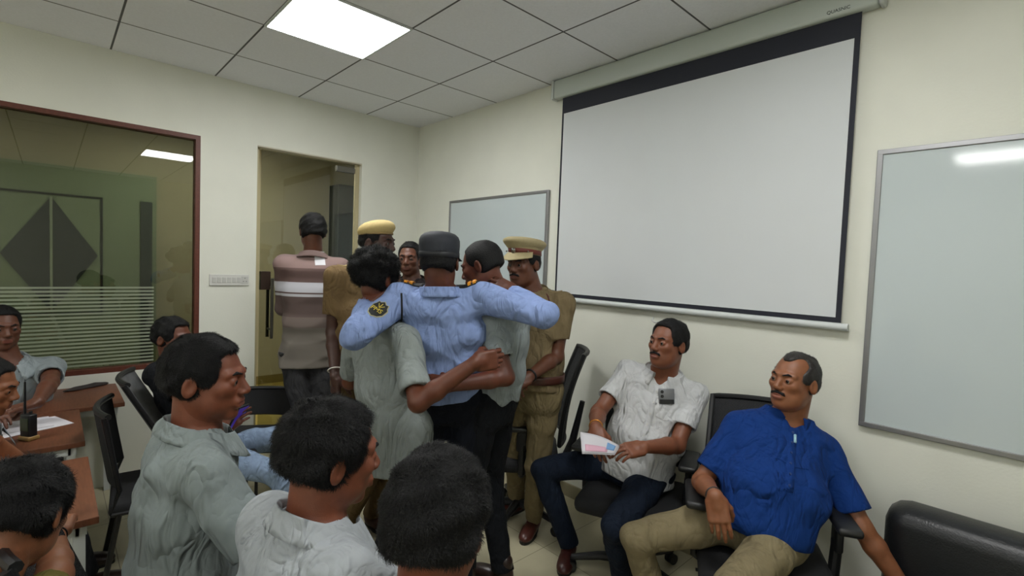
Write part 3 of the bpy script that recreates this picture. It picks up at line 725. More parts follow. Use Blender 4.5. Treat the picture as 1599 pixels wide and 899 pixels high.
PEOPLE = {}
def person(key, label, pel, neck, head, face, fw, hipfw=None, arms=None, legs=None, skinc='mid', rgb=(112, 72, 52),
           shirt=(150, 155, 155), shirt_m=None, tuck=False, sleeve='short', trousers=(30, 34, 44), trousers_m=None, hair=None, g=None, up=None,
           belly=0., scale=1., shw=.172, shrug=(0, 0), hh=.0045, h=.0065, moustache=False, vneck=True, collar=True, shoes=None, hs=1., fold=.0042,
           strand=0, hem=None, eyes=True, bend=(0, 0, 0), belt=None, tee=False, sl=None):
    pel, neck, head = (np.array(v, float) for v in (pel, neck, head)); g = g or {}; hair = {} if hair is None else hair
    fw = unit(fw); axis = unit(neck-pel); cf = unit(fw-axis*(fw@axis)); Rt = np.cross(cf, axis)
    hf = unit(hipfw) if hipfw is not None else cf; ha = unit(axis+np.array([0, 0, .6])); hf = unit(hf-ha*(hf@ha)); HR = np.cross(hf, ha)
    ms_ = skin(skinc, rgb); root = thing('person', label, 'person', (pel[0], pel[1], 0)); o = {'root': root}
    T = np.linalg.norm(neck-pel); bend = np.array(bend, float)
    def sp_(t, off=0): return pel+(neck-pel)*t+bend*math.sin(math.pi*min(1, max(0, t)))+cf*off
    # shoulders
    SH = {s: neck-axis*(.058-(shrug[0] if s == 'L' else shrug[1]))+Rt*shw*(-1 if s == 'L' else 1)-cf*.0 for s in 'LR'}
    J = {}
    for s in 'LR':
        if (arms or {}).get(s, {}).get('sh') is not None: SH[s] = np.array(arms[s]['sh'])
    for s in 'LR':
        a = (arms or {}).get(s)
        if a is None: continue
        l1, l2 = a.get('len', (.285*scale, .255*scale)); e, wv = ik(SH[s], a['wr'], l1, l2, a['el']); J[s] = (SH[s], e, wv)
    HP = {s: pel+HR*.092*(-1 if s == 'L' else 1)-ha*.02 for s in 'LR'}; LG = {}
    for s in 'LR':
        l = (legs or {}).get(s)
        if l is None: continue
        k_, an = ik(HP[s], l['an'], .43*scale, .425*scale, l['kn']); LG[s] = (HP[s], k_, an)
    # head frame
    hf2 = unit(face); hu = np.array(up if up is not None else (0, 0, 1.)); hr = unit(np.cross(hf2, hu)); hu = np.cross(hr, hf2); M3 = np.stack([hr, hf2, hu], 1)*hs
    M3u = M3/hs; inv_ = lambda p: (np.array(p)-head)@M3u/hs
    fat = g.get('fat', 0); nr = .056+.006*fat
    nk_top = head+M3u@np.array([0, -.022, -.045])*hs; nk_bot = neck+cf*.015
    # --- body (skin): one mesh
    core = [(sp_(0), .150, .095, HR), (sp_(.3), .135, .092+belly*.6, Rt), (sp_(.65), .148, .10, Rt), (sp_(.88), .14, .082, Rt), (sp_(.97), .07, .058, Rt)]
    bp_ = [loft(core)]
    bp_ += [rc(nk_bot-axis*.05, nk_top, nr+.012, nr, k=.03)]
    for s in 'LR':
        sh = SH[s]; bp_ += [rc(neck-axis*.03, sh, .045, .046, k=.035)]
        if s in J:
            _, e, wv = J[s]; mid = sh+(e-sh)*.45; fm = e+(wv-e)*.3
            bp_ += [rc(sh, mid, .050, .044, k=.03), rc(mid, e, .044, .037, k=.02), rc(e, fm, .037, .039, k=.02), rc(fm, wv, .039, .0265, k=.015)]
    body = [smesh(bp_, h)]
    hp_ = head_prims(g); nb = inv_(nk_bot-axis*.03); nt_ = inv_(nk_top)
    hp_ += [rc(nb, nt_, (nr+.006)/hs, nr/hs, k=.022)]
    V, F = smesh(hp_, hh, lo=np.array([-.105, -.135, -.175]), hi=np.array([.105, .14, .135]))
    c4 = V[F].mean(1); lip = (np.abs(c4[:, 0]) < .022-.35*np.abs(c4[:, 2]+.061)) & (c4[:, 1] > .086) & (np.abs(c4[:, 2]+.0615) < .0095)
    nb0 = len(body[0][1]); body.append((to_world(V, M3, head), F))
    for s in 'LR':
        if s in J and (arms[s].get('hand', True)):
            a = arms[s]; _, e, wv = J[s]; d = unit(a.get('hd', wv-e)); side = np.array(a.get('side', cf), float)
            body.append(hand_mesh(wv, d, np.array(a.get('hn', (0, 0, 1.)), float), side, a.get('curl', .35), e, h=a.get('h', .0036), thumb=a.get('thumb', .5)))
    BV, BF = join(body); mi = np.zeros(len(BF), np.int32); mi[nb0:nb0+len(F)][lip] = 1
    o['body'] = link('body', BV, BF, [ms_, lipm(rgb)], root, mi=mi)
    # eyes
    if eyes:
        for sx in (-1, 1):
            b = MB(); b.sphere((sx*.0315, .0801, .0038), .0122, 20)
            ob_v = np.array(b.V); ctr = np.array([sx*.0315, .0801, .0038]); gd = unit(np.array(g.get('gaze', (0, 1, 0))))
            fi = [1 if unit(np.mean([ob_v[i] for i in f], 0)-ctr)@gd > .87 else 0 for f in b.F]
            link('eye', to_world(ob_v, M3, head), b.F, [M_EYE, M_IRIS], root, mi=fi)
            V, F = smesh([rc((sx*.013, .0955, .0245), (sx*.032, .0895, .0295), .0036, .0040), rc((sx*.032, .0895, .0295), (sx*.049, .0745, .0235), .0040, .0025, k=.004)], .0022)
            link('eyebrow', to_world(V, M3, head), F, M_HAIR, root)
    if moustache:
        V, F = smesh([rc((0, .1005, -.0445), (.024, .0935, -.052), .0058, .0062), rc((0, .1005, -.0445), (-.024, .0935, -.052), .0058, .0062, k=.004),
                      rc((.022, .0935, -.051), (.028, .087, -.057), .0055, .003, k=.004), rc((-.022, .0935, -.051), (-.028, .087, -.057), .0055, .003, k=.004)], .0026)
        link('moustache', to_world(V, M3, head), F, M_HAIR, root)
    if hair.get('on', True):
        V, F = smesh(hair_prims(hair, hair.get('t', .008)*.8), .0038, disp=folds(hair.get('rough', .0018), 2.6, 3), lo=np.array([-.125, -.15, -.11]), hi=np.array([.125, .14, .165]))
        parts = [(V, F)]
        if True:
            r0 = strands(V, F, strand or 4500, hair.get('L', .014), hair.get('w', .0008), M3, head, curly=hair.get('cv', 0.), lift=hair.get('lift', .5))
            parts.append(r0)
        V, F = join(parts); o['hair'] = link('hair', to_world(V, M3, head), F, hair.get('m', M_HAIR), root)
    # --- shirt
    ex = .016
    ms2 = shirt_m or cloth('shirt_%d_%d_%d' % shirt, shirt)
    hm = hem if hem is not None else (-.0 if tuck else -.16)
    st_ = [(sp_(0)+ha*(hm/1.0)*1., .158+ex+(.018 if not tuck else 0), .115+ex+belly*.4+.010, HR)] if hm < -.03 else []
    st_ += [(sp_(0.02)+cf*belly*.4, .156+ex, .112+ex+belly*.6, HR), (sp_(.3)+cf*belly*.6, .150+ex+belly*.5, .108+ex+belly*.7, Rt), (sp_(.62)+cf*.008, .160+ex, .112+ex, Rt), (sp_(.86), .150+ex, .088+ex, Rt), (sp_(.965), .072+ex, .056+ex, Rt)]
    sp2 = [loft(st_)]
    for s in 'LR':
        sh = SH[s]; sp2 += [rc(neck-axis*.032, sh, .054, .060, k=.04)]
        if s in J:
            _, e, wv = J[s]; full = sleeve == 'long'
            if full:
                sp2 += [rc(sh, e, .064, .051, k=.03), rc(e, e+(wv-e)*.93, .051, .038, k=.02, flat=True)]
            else:
                fr_ = sl or .66; c_ = sh+(e-sh)*fr_; sp2 += [rc(sh-(e-sh)*.02, c_, .063, .0625, k=.028, flat=True)]
    for s in 'LR':
        if s in J:
            sh, e, wv = J[s]
            if sleeve == 'long': c0 = e+(wv-e)*.93; u_ = unit(wv-e); sp2 += [rc(c0-u_*.015, c0+u_*.02, .033, .034, op='s')]
            else: c0 = sh+(e-sh)*(sl or .66); u_ = unit(e-sh); sp2 += [rc(c0-u_*.004, c0+u_*.06, .0505, .0505, op='s')]
    ndir = unit(nk_top-nk_bot)
    sp2 += [rc(neck+cf*.012+ndir*.012, neck+cf*.03+ndir*.2, nr+.006, nr+.02, op='s')]
    if vneck: sp2 += [rc(neck+cf*.085-axis*.015+ndir*.02, neck+cf*.13-axis*.075, .034, .008, op='s', k=.01)]
    bot = sp_(0)+ha*(hm if hm < -.03 else -.0); sp2 += [half(bot, -ha, k=.01)]
    fd = folds(fold, 1., hash_(key)); V, F = smesh(sp2, h, disp=fd)
    o['shirt'] = link('shirt', V, F, ms2, root)
    if collar:
        def cf_fn(u, v):
            th = (u-.5)*2*math.pi*.90; fr2 = .5-.5*math.cos(th)           # 0 at the back, 1 at the front
            prof = [(.002, -.012), (.003, .024), (.009, .033), (.017, .020), (.034+.016*fr2, -.010-.040*fr2**4)]
            x_ = v*4; i = min(3, int(x_)); t = x_-i; rr = prof[i][0]+(prof[i+1][0]-prof[i][0])*t; z = prof[i][1]+(prof[i+1][1]-prof[i][1])*t
            R_ = nr+.012+rr+.016*fr2; a_ = math.pi/2*0
            c0 = neck+ndir*(.020-.052*fr2)+cf*(.012)
            return c0+Rt*math.sin(th)*R_*1.06+(-cf*math.cos(th))*R_*1.0*(1 if True else 1)+ndir*z
        b = MB(); b.grid(cf_fn, 40, 12, .0022)
        o['collar'] = link('collar', b.V, b.F, ms2, o['shirt'])
    # --- trousers
    if legs:
        mt = trousers_m or cloth('trousers_%d_%d_%d' % trousers, trousers, 500, 1.2, .08)
        tp = [loft([(pel+ha*.09+cf*belly*.3, .152, .108+belly*.3, HR), (pel, .166, .118, HR), (pel-ha*.07, .155, .112, HR)])]
        for s in 'LR':
            if s not in LG: continue
            a_, k_, an = LG[s]; mid = a_+(k_-a_)*.4
            tp += [rc(a_, mid, .092, .084, k=.03), rc(mid, k_, .084, .064, k=.02), rc(k_, k_+(an-k_)*.4, .064, .060, k=.02), rc(k_+(an-k_)*.4, an+unit(an-k_)*.01, .060, .054, k=.01, flat=True)]
        tp += [half(pel+ha*(.10 if tuck else .0), ha, k=.006)]
        V, F = smesh(tp, .0075, disp=folds(.0038, .9, hash_(key)+3)); o['trousers'] = link('trousers', V, F, mt, root)
        for s in 'LR':
            if s not in LG: continue
            l = legs[s]; _, k_, an = LG[s]; td = FLAT(l.get('toe', hf)); n_ = np.array([0, 0, 1.]); sd = np.cross(td, n_)
            M_ = np.stack([sd, td, n_], 1); c0 = np.array([an[0], an[1], max(0, an[2]-.085)])
            sm = mat('shoe_%d' % (shoes or (40, 26, 22))[0], shoes or (40, 26, 22), .35, noise=.1)
            V, F = smesh([ell((0, -.015, .05), (.038, .05, .05)), ell((0, .07, .035), (.042, .09, .036), k=.03), ell((0, .13, .028), (.040, .055, .027), k=.02), rc((0, -.02, .06), (0, -.02, .12), .037, .039, k=.02), half((0, 0, .012), (0, 0, -1))], .0045)
            sh_o = link('shoe', V@M_.T+c0, F, sm, root)
            b = MB(); out_l = []
            for i in range(28):
                t = 2*math.pi*i/28; y = .055+.128*math.cos(t); x = (.042+.006*math.cos(t))*math.sin(t)*(1.05 if y > .05 else .92); out_l.append((x, y))
            Vs = [(x, y, z) for z in (0.0, .016) for x, y in out_l]; Fs = [tuple(range(27, -1, -1)), tuple(range(28, 56))]+[(i, (i+1) % 28, 28+(i+1) % 28, 28+i) for i in range(28)]
            link('sole', np.array(Vs)@M_.T+c0, Fs, mat('sole_dark', (18, 16, 15), .6), sh_o, smooth=False)
        if belt:
            b = MB(); b.grid(lambda u, v: pel+ha*(.045+.045*v)+cf*belly*.35+HR*math.cos(u*6.2832)*.190+hf*math.sin(u*6.2832)*(.144+belly*.45), 40, 3, .004)
            o['belt'] = link('belt', b.V, b.F, mat('belt_leather', belt, .4), root)
    o.update(M3=M3, head=head, SH=SH, J=J, LG=LG, cf=cf, axis=axis, Rt=Rt, neck=neck, pel=pel, nr=nr, ha=ha, hf=hf, HR=HR)
    PEOPLE[key] = o; return o
def cloth(name, rgb, weave=600, crease=1.45, tone=.05):
    if name in MATS: return MATS[name]
    rgb = tuple(v*.89 for v in rgb)
    m = mat(name, rgb, .9, noise=tone, nscale=30, spec=.2); nt = m.node_tree; b = nt.nodes['Principled BSDF']
    tc = nd(nt, 'ShaderNodeTexCoord'); last = None
    for sc_, st, dist, dd in ((5.5, (1.5, 1.5, .8), 1.3, .030), (13, (1, 1, .45), 1.8, .011), (weave, (1, 1, 1), 0, .0006)):
        mp = nd(nt, 'ShaderNodeMapping'); mp.inputs['Scale'].default_value = st; mp.inputs['Rotation'].default_value = (.3, .5*dist, .4); nt.links.new(tc.outputs['Object'], mp.inputs[0])
        n = nd(nt, 'ShaderNodeTexNoise'); n.inputs['Scale'].default_value = sc_; n.inputs['Detail'].default_value = 2; n.inputs['Distortion'].default_value = dist
        nt.links.new(mp.outputs[0], n.inputs['Vector'])
        out_ = n.outputs['Fac']
        if dist:
            a = nd(nt, 'ShaderNodeMath', operation='SUBTRACT'); a.inputs[1].default_value = .5; nt.links.new(out_, a.inputs[0])
            q = nd(nt, 'ShaderNodeMath', operation='ABSOLUTE'); nt.links.new(a.outputs[0], q.inputs[0])
            out_ = q.outputs[0]
        bp = nd(nt, 'ShaderNodeBump'); bp.inputs['Strength'].default_value = min(1, .8*crease) if dist else .5; bp.inputs['Distance'].default_value = dd*crease
        nt.links.new(out_, bp.inputs['Height'])
        if last is not None: nt.links.new(last.outputs[0], bp.inputs['Normal'])
        last = bp
    nt.links.new(last.outputs[0], b.inputs['Normal']); return m
def hash_(s): return sum(ord(c)*(i+3) for i, c in enumerate(s)) % 97

# ---------------------------------------------------------------- things laid onto clothing
def bvh(o):
    me = o.data; mwm = o.matrix_world
    return BVHTree.FromPolygons([v.co for v in me.vertices], [tuple(p.vertices) for p in me.polygons])
def hit(bv, x, y):
    l, n, i, d = bv.ray_cast(Vector(CAM), Vector(unit(ray(x, y)))); return (np.array(l), np.array(n)) if l is not None else (None, None)
def hit_dir(bv, p, d):
    l, n, i, dd = bv.ray_cast(Vector(p), Vector(unit(d))); return (np.array(l), np.array(n)) if l is not None else (None, None)
def local_frame(c, n, upv):
    n = unit(n); y = unit(np.array(upv)-n*(np.array(upv)@n)); x = np.cross(y, n); return x, y, n
def drape(name, bv, c, n, upv, poly, th, m, parent, lift=.0015, sub=6):
    """a flat outline (x, y in metres) laid onto a surface and given a thickness"""
    import bmesh
    x, y, n = local_frame(c, n, upv); bm = bmesh.new()
    f = bm.faces.new([bm.verts.new((a, b_, 0)) for a, b_ in poly]); bmesh.ops.triangulate(bm, faces=[f])
    bmesh.ops.subdivide_edges(bm, edges=bm.edges[:], cuts=sub, use_grid_fill=True)
    bmesh.ops.triangulate(bm, faces=bm.faces[:]); bm.verts.index_update()
    P = np.array([v.co[:] for v in bm.verts]); F = [tuple(v.index for v in q.verts) for q in bm.faces]; bm.free()
    top = []
    for p in P:
        w_ = c+x*p[0]+y*p[1]; l, nn = hit_dir(bv, w_+n*.05, -n)
        l = w_ if l is None or abs((l-w_)@n) > .035 else l
        top.append(l+n*(lift+th))
    top = np.array(top); bot = top-n*(th+.004); k = len(P)
    cnt = {}
    for q in F:
        for i in range(3):
            e = (q[i], q[(i+1) % 3]); cnt[e] = 1
    bd = [e for e in cnt if (e[1], e[0]) not in cnt]
    a_ = P[list(F[0])]; ccw = np.cross(a_[1]-a_[0], a_[2]-a_[0])[2] > 0
    FF = [q if ccw else q[::-1] for q in F]+[tuple(i+k for i in (q[::-1] if ccw else q)) for q in F]+[(a, a+k, b_+k, b_) for a, b_ in bd]
    return link(name, np.concatenate([top, bot]), FF, m, parent, smooth=False)
# ------------------------------------------------------------------ the people
RH, FH = FLAT(RT), FLAT(FW)
def D(a, b, c=0.): return unit(RH*a+FH*b+np.array([0, 0, c]))
def feet(pel, fw, s, dx=.0, df=.0):
    f = FLAT(fw); r_ = np.cross(f, [0, 0, 1.]); return np.array([pel[0], pel[1], .085])+r_*(.10 if s == 'R' else -.10)+r_*dx+f*df
def stand(pel, fw, df=.0, kb=.06):
    d = {}
    for s in 'LR':
        a = feet(pel, fw, s, 0, df if s == 'R' else -df); d[s] = dict(an=a, kn=(np.array(pel)+a)/2+FLAT(fw)*.2)
    return d
def sit(pel, fw, s_=.43, spread=.12, out=.0):
    f = FLAT(fw); r_ = np.cross(f, [0, 0, 1.]); d = {}
    for s, q in (('L', -1), ('R', 1)):
        k = np.array(pel)+f*.44+r_*q*spread; a = np.array([k[0], k[1], .085])+f*(.02+out); d[s] = dict(an=a, kn=k+np.array([0, 0, .1]))
    return d
GREY = (150, 157, 156)

# standing officer in khaki beside the left whiteboard
pel = A(829, 603, 2.80); nk = A(834, 456, 2.78)
off = person('officer', 'khaki police officer with moustache and peaked cap, hands clasped', pel, nk, A(818, 413, 2.73), D(-.55, -.75, -.08), D(-.42, -.88), scale=1.0,
    arms=dict(L=dict(el=A(868, 548, 2.68), wr=A(826, 588, 2.50), hd=A(803, 600, 2.45)-A(826, 588, 2.50), hn=D(.3, -.5, .8), side=D(-.3, -.2, .8), curl=.35),
              R=dict(el=A(796, 545, 2.6), wr=A(800, 578, 2.5), hd=D(.1, -.2, -.6), hn=D(-.2, -1), side=D(.8, -.4), curl=.5)),
    legs=dict(L=dict(an=onp(833, 806, 2, .085), kn=A(835, 700, 2.6), toe=D(-.35, -.9)), R=dict(an=onp(806, 782, 2, .085), kn=A(805, 690, 2.6), toe=D(-.8, -.5))),
    skinc='d1', rgb=(96, 62, 46), shirt=(134, 118, 88), tuck=True, trousers=(134, 120, 88), hair=dict(t=.005, line=.0), moustache=True, belly=.02, belt=(70, 34, 24), shoes=(74, 34, 28), g=dict(fat=.4))
# seated man in white
pel = A(996, 722, 2.60); nk = A(1036, 582, 2.58); fwv = D(-.38, -.92)
ws = person('white', 'seated man in white short-sleeved shirt with moustache holding papers', pel, nk, A(1043, 537, 2.50), D(-.80, -.55, .10), fwv, hipfw=D(-.55, -.83),
    arms=dict(R=dict(el=A(930, 650, 2.5), wr=A(930, 668, 2.27), hd=D(.05, -.5, -.5), hn=D(-.4, -.3, .8), side=D(.8, -.2, .3), curl=.5),
              L=dict(el=A(1066, 690, 2.42), wr=A(1005, 698, 2.24), hd=A(975, 704, 2.2)-A(1005, 698, 2.24), hn=D(0, -.5, .8), side=D(-.1, -.5, .8), curl=.45)),
    legs=dict(R=dict(an=onp(888, 848, 2, .085), kn=A(872, 700, 2.72), toe=D(-.25, -.9)), L=dict(an=onp(972, 896, 2, .085), kn=A(985, 760, 2.3), toe=D(-.2, -.95))),
    skinc='m1', rgb=(122, 80, 60), shirt=(218, 220, 222), trousers=(24, 34, 50), hair=dict(t=.013, line=.012, L=.012, rough=.0025), moustache=True, belly=.045, hem=-.07, shoes=(66, 32, 28), g=dict(fat=.8, jaw=1.04), strand=5000, h=.006, hh=.0036, fold=.0048)
# seated man in royal blue
pel = A(1190, 812, 2.03); nk = A(1228, 652, 2.14); fwv = D(-.28, -.95)
bl = person('royal', 'seated balding man in royal blue short-sleeved shirt, arm stretched to the sofa', pel, nk, A(1240, 596, 2.07), D(-.88, -.42, .12), fwv, hipfw=D(-.45, -.9),
    arms=dict(R=dict(el=A(1116, 742, 2.02), wr=A(1117, 775, 1.86), hd=D(.08, -.25, -.75), hn=D(-.3, -.75, .3), side=D(.8, -.3, .1), curl=.22),
              L=dict(el=A(1330, 790, 1.97), wr=A(1416, 925, 1.86), hd=D(.5, .1, -.75), hn=D(.5, -.6, .5), side=D(-.6, -.6), curl=.2)),
    legs=dict(R=dict(an=onp(1032, 965, 2, .085), kn=A(1022, 792, 2.05), toe=D(-.3, -.9)), L=dict(an=onp(1150, 1080, 2, .085), kn=A(1150, 862, 1.72), toe=D(-.1, -.95))),
    skinc='m2', rgb=(134, 92, 66), shirt=(16, 56, 126), trousers=(140, 128, 98), hair=dict(t=.007, bald=1, L=.012, m=mat('hair_greying', (38, 34, 32), .5, noise=.4, nscale=200)), moustache=True, belly=.06, hem=-.05, shoes=(30, 24, 22), g=dict(fat=.6), shrug=(-.03, -.055), strand=5000, h=.006, hh=.0034, fold=.0042, sl=.80)
# curly haired man, grey shirt, back to us
pel = A(616, 655, 2.27); nk = A(602, 492, 2.26); fwv = D(.52, .85)
cu = person('curly', 'curly-haired man in grey shirt seen from behind, arm around the man in light blue', pel, nk, A(592, 436, 2.22), D(.62, .78, -.1), fwv, scale=1.05, shrug=(-.03, -.05), shw=.18,
    arms=dict(R=dict(sh=A(634, 532, 2.10), el=A(676, 612, 1.92), wr=A(742, 566, 1.93), hd=D(.85, .42, .1), hn=D(.3, -.9, .1), side=D(.1, 0, 1), curl=.75, thumb=.9),
              L=dict(el=A(560, 590, 2.5), wr=A(630, 585, 2.6), hand=False)),
    legs=stand(pel, fwv, .05), skinc='d2', rgb=(98, 58, 40), shirt=(152, 160, 158), trousers=(24, 25, 28), hair=dict(t=.014, curly=1, L=.022, cv=1., lift=.7, w=.0008), strand=14000, hem=-.22, fold=.008, h=.006, sl=.82, g=dict(jaw=1.))
# man in light blue uniform, arms round both
pel = A(697, 612, 2.30); nk = A(688, 457, 2.16); fwv = D(.05, 1)
lb = person('guard', 'man in light blue uniform shirt and dark cap seen from behind, arms round two men', pel, nk, A(686, 410, 2.15), D(.0, 1, -.02), fwv,
    arms=dict(L=dict(el=A(530, 520, 1.96), wr=A(572, 472, 2.16), hd=D(.5, .3, .5), hn=D(-.4, -.6, .5), side=D(.8, 0, .3), curl=.5, len=(.30, .25)),
              R=dict(el=A(840, 490, 2.06), wr=A(803, 456, 2.24), hd=D(-.7, .2, .3), hn=D(.2, -.8, .5), side=D(-.3, -.3, .8), curl=.55, len=(.30, .25))),
    legs=stand(pel, fwv), skinc='d3', rgb=(90, 54, 40), shirt=(146, 168, 218), sleeve='long', trousers=(18, 22, 32), hair=dict(t=.005), tuck=True, shrug=(.035, .035), shw=.178, fold=.008, h=.006)
# short haired man in pale grey on the right of him
pel = A(764, 622, 2.40); nk = A(792, 474, 2.42); fwv = D(-.85, .42)
sh_ = person('short', 'short-haired man in pale grey shirt looking down, supporting the uniformed man', pel, nk, A(753, 416, 2.38), D(-.86, .30, -.30), fwv, shrug=(-.02, 0),
    arms=dict(L=dict(el=A(784, 592, 2.18), wr=A(702, 602, 2.10), hd=D(-.9, .2, .02), hn=D(.0, -.9, .2), side=D(.0, 0, 1), curl=.3),
              R=dict(el=A(800, 580, 2.85), wr=A(745, 600, 2.75), hand=False)),
    legs=stand(pel, D(-.4, .8)), skinc='d4', tuck=True, rgb=(98, 56, 40), shirt=(160, 170, 172), trousers=(20, 23, 28), hair=dict(t=.004, rough=.0006, L=.006), strand=5000, fold=.005, sl=.70)
# striped shirt man at the glass door
pel = A(482, 548, 3.42); nk = A(489, 402, 3.40); fwv = D(-.28, .95)
ms = bpy.data.materials.new('striped_cotton'); ms.use_nodes = True; nt = ms.node_tree; b = nt.nodes['Principled BSDF']; b.inputs['Roughness'].default_value = .85
tc = nd(nt, 'ShaderNodeTexCoord'); sx_ = nd(nt, 'ShaderNodeSeparateXYZ'); mr = nd(nt, 'ShaderNodeMapRange'); mr.inputs[1].default_value = .8; mr.inputs[2].default_value = 1.7
rp = nd(nt, 'ShaderNodeValToRGB'); rp.color_ramp.interpolation = 'CONSTANT'
nt.links.new(tc.outputs['Object'], sx_.inputs[0]); nt.links.new(sx_.outputs['Z'], mr.inputs[0]); nt.links.new(mr.outputs[0], rp.inputs[0]); nt.links.new(rp.outputs[0], b.inputs['Base Color'])
stops = [(0., (112, 106, 98)), (1.13, (104, 92, 86)), (1.20, (88, 73, 69)), (1.335, (170, 170, 174)), (1.352, (84, 66, 62)), (1.366, (170, 170, 176)), (1.43, (92, 72, 68)), (1.525, (128, 106, 102)), (1.60, (122, 102, 98))]
el_ = rp.color_ramp.elements
for i, (z, c) in enumerate(stops):
    pz = max(0, (z-.8)/.9)
    e = el_[i] if i < 2 else el_.new(pz)
    e.position = pz; e.color = srgb(c)
stp = person('striped', 'young man in brown and white striped shirt and dark jeans at the glass door', pel, nk, A(488, 362, 3.38), D(-.55, .83, -.05), fwv, scale=1.08,
    arms=dict(L=dict(el=A(446, 462, 3.44), wr=A(462, 462, 3.68), hd=D(.1, .8), hn=D(-.8, 0, .3), side=D(0, 0, 1), curl=.5),
              R=dict(el=A(538, 480, 3.5), wr=A(530, 520, 3.6), hd=D(0, .5, -.5))),
    legs=dict(L=dict(an=feet(pel, fwv, 'L', -.02), kn=A(478, 600, 3.3)), R=dict(an=feet(pel, fwv, 'R', .02, .12), kn=A(505, 600, 3.3))),
    skinc='d1', shirt_m=ms, sleeve='long', trousers=(54, 54, 56), hair=dict(t=.014, rough=.003, L=.014), strand=5000, hem=-.10, shw=.18, h=.007, eyes=False)
# second khaki constable
pel = A(566, 592, 2.86); nk = A(566, 420, 2.86); fwv = D(.72, -.55)
c2 = person('constable', 'khaki constable with round tan cap and white bangle, behind the curly-haired man', pel, nk, A(589, 380, 2.84), D(.85, -.25, -.05), fwv, scale=1.05,
    arms=dict(R=dict(el=A(521, 515, 2.74), wr=A(524, 588, 2.62), hd=D(.05, -.1, -1), hn=D(-.6, -.6), side=D(.5, -.5), curl=.45), L=dict(el=A(610, 520, 3.0), wr=A(600, 580, 2.8), hand=False)),
    legs=stand(pel, fwv), skinc='d5', rgb=(66, 42, 34), shirt=(120, 98, 66), tuck=True, trousers=(112, 92, 62), hair=dict(t=.004), belly=.02, belt=(60, 36, 24), shoes=(60, 32, 24), h=.007)
# man whose face shows between the heads
pel = A(652, 560, 3.50); nk = A(646, 440, 3.50); nk[2] = 1.46; pel[2] = .95; pel[:2] = nk[:2]
f10 = person('back', 'dark-shirted man facing us from the wall corner, only his face showing', pel, nk, A(640, 405, 3.46), D(-.05, -1, -.02), D(-.1, -1),
    arms={}, legs=stand(pel, D(-.1, -1)), skinc='d1', rgb=(96, 62, 46), shirt=(38, 32, 34), trousers=(30, 30, 34), hair=dict(t=.008), h=.007, moustache=False)
# seated man in black tee and jeans
pel = A(326, 694, 2.86); nk = A(266, 572, 2.92); fwv = D(.92, .12)
mj = cloth('jeans_blue', (150, 172, 202), 500, 1.7, .16)
bt = person('tee', 'man in black t-shirt and pale blue jeans slouching beside the window', pel, nk, A(270, 528, 2.9), D(.97, -.1, -.05), fwv,
    arms=dict(R=dict(el=A(310, 668, 2.66), wr=A(366, 676, 2.6), hd=D(.6, -.1, .5), hn=D(0, -.9, .2), side=D(-.4, 0, .8), curl=.5), L=dict(el=A(330, 650, 3.1), wr=A(370, 655, 3.0), hand=False)),
    legs=dict(L=dict(kn=A(452, 648, 3.12), an=onp(498, 745, 2, .085)), R=dict(kn=A(440, 690, 2.72), an=onp(505, 830, 2, .085))),
    skinc='d2', rgb=(98, 58, 40), shirt=(22, 24, 28), trousers_m=mj, hair=dict(t=.013, rough=.003, L=.014), strand=5000, collar=False, h=.007)
# big profile man in grey
nk = A(300, 676, 1.40); fwv = D(.72, .66); pel = nk+np.array([0, 0, -.53])-FLAT(fwv)*.03
pr_ = person('profile', 'seated man in grey collared shirt in profile, left of the foreground', pel, nk, A(322, 592, 1.40), D(.97, .18, -.06), fwv, hipfw=D(.8, .5),
    arms=dict(R=dict(el=A(425, 905, 1.24), wr=A(500, 960, 1.4), hd=D(.7, .5, -.1)), L=dict(el=A(260, 860, 1.7), wr=A(400, 880, 1.8), hand=False)),
    legs=sit(pel, D(.8, .5)), skinc='m3', rgb=(116, 70, 50), shirt=(146, 156, 156), trousers=(30, 32, 38), hair=dict(t=.010, rough=.002, L=.016, lift=.55, w=.0006, line=.004), strand=26000, hem=-.12, h=.0055, hh=.0032, fold=.005, shw=.185, sl=.8)
# man in front, light shirt, looking down-right
hd6 = A(517, 712, 1.10); fwv = D(.62, .78); nk = hd6+np.array([0, 0, -.138])-FLAT(fwv)*.045; pel = nk+np.array([0, 0, -.52])-FLAT(fwv)*.04
h6 = person('light', 'man in very pale grey shirt seen from behind, middle of the foreground', pel, nk, hd6, D(.78, .62, -.12), fwv,
    arms=dict(R=dict(el=A(640, 960, 1.0), wr=A(680, 980, 1.2)), L=dict(el=A(420, 960, 1.3), wr=A(520, 930, 1.5), hand=False)),
    legs=sit(pel, fwv), skinc='m3', rgb=(116, 70, 50), shirt=(178, 184, 188), trousers=(30, 32, 38), hair=dict(t=.012, rough=.0028, L=.020, lift=.7, w=.0006), strand=30000, hem=-.12, h=.0055, hh=.0034, fold=.005)
# biggest head at the bottom
hd7 = A(684, 814, .88); fwv = D(.25, .97); nk = hd7+np.array([0, 0, -.148])-FLAT(fwv)*.03; pel = nk+np.array([0, 0, -.52])
h7 = person('near', 'man with thick black hair seen from behind, nearest head at the bottom', pel, nk, hd7, D(.22, .97, -.08), fwv,
    arms=dict(R=dict(el=nk+RH*.2-np.array([0, 0, .35]), wr=nk+RH*.15+FH*.25-np.array([0, 0, .40])), L=dict(el=nk-RH*.2-np.array([0, 0, .35]), wr=nk-RH*.1+FH*.25-np.array([0, 0, .40]))),
    legs=sit(pel, fwv), skinc='m3', rgb=(116, 70, 50), shirt=(120, 126, 128), trousers=(30, 32, 38), hair=dict(t=.014, rough=.003, L=.020, lift=.6, w=.0006), strand=46000, hem=-.12, hh=.0034)
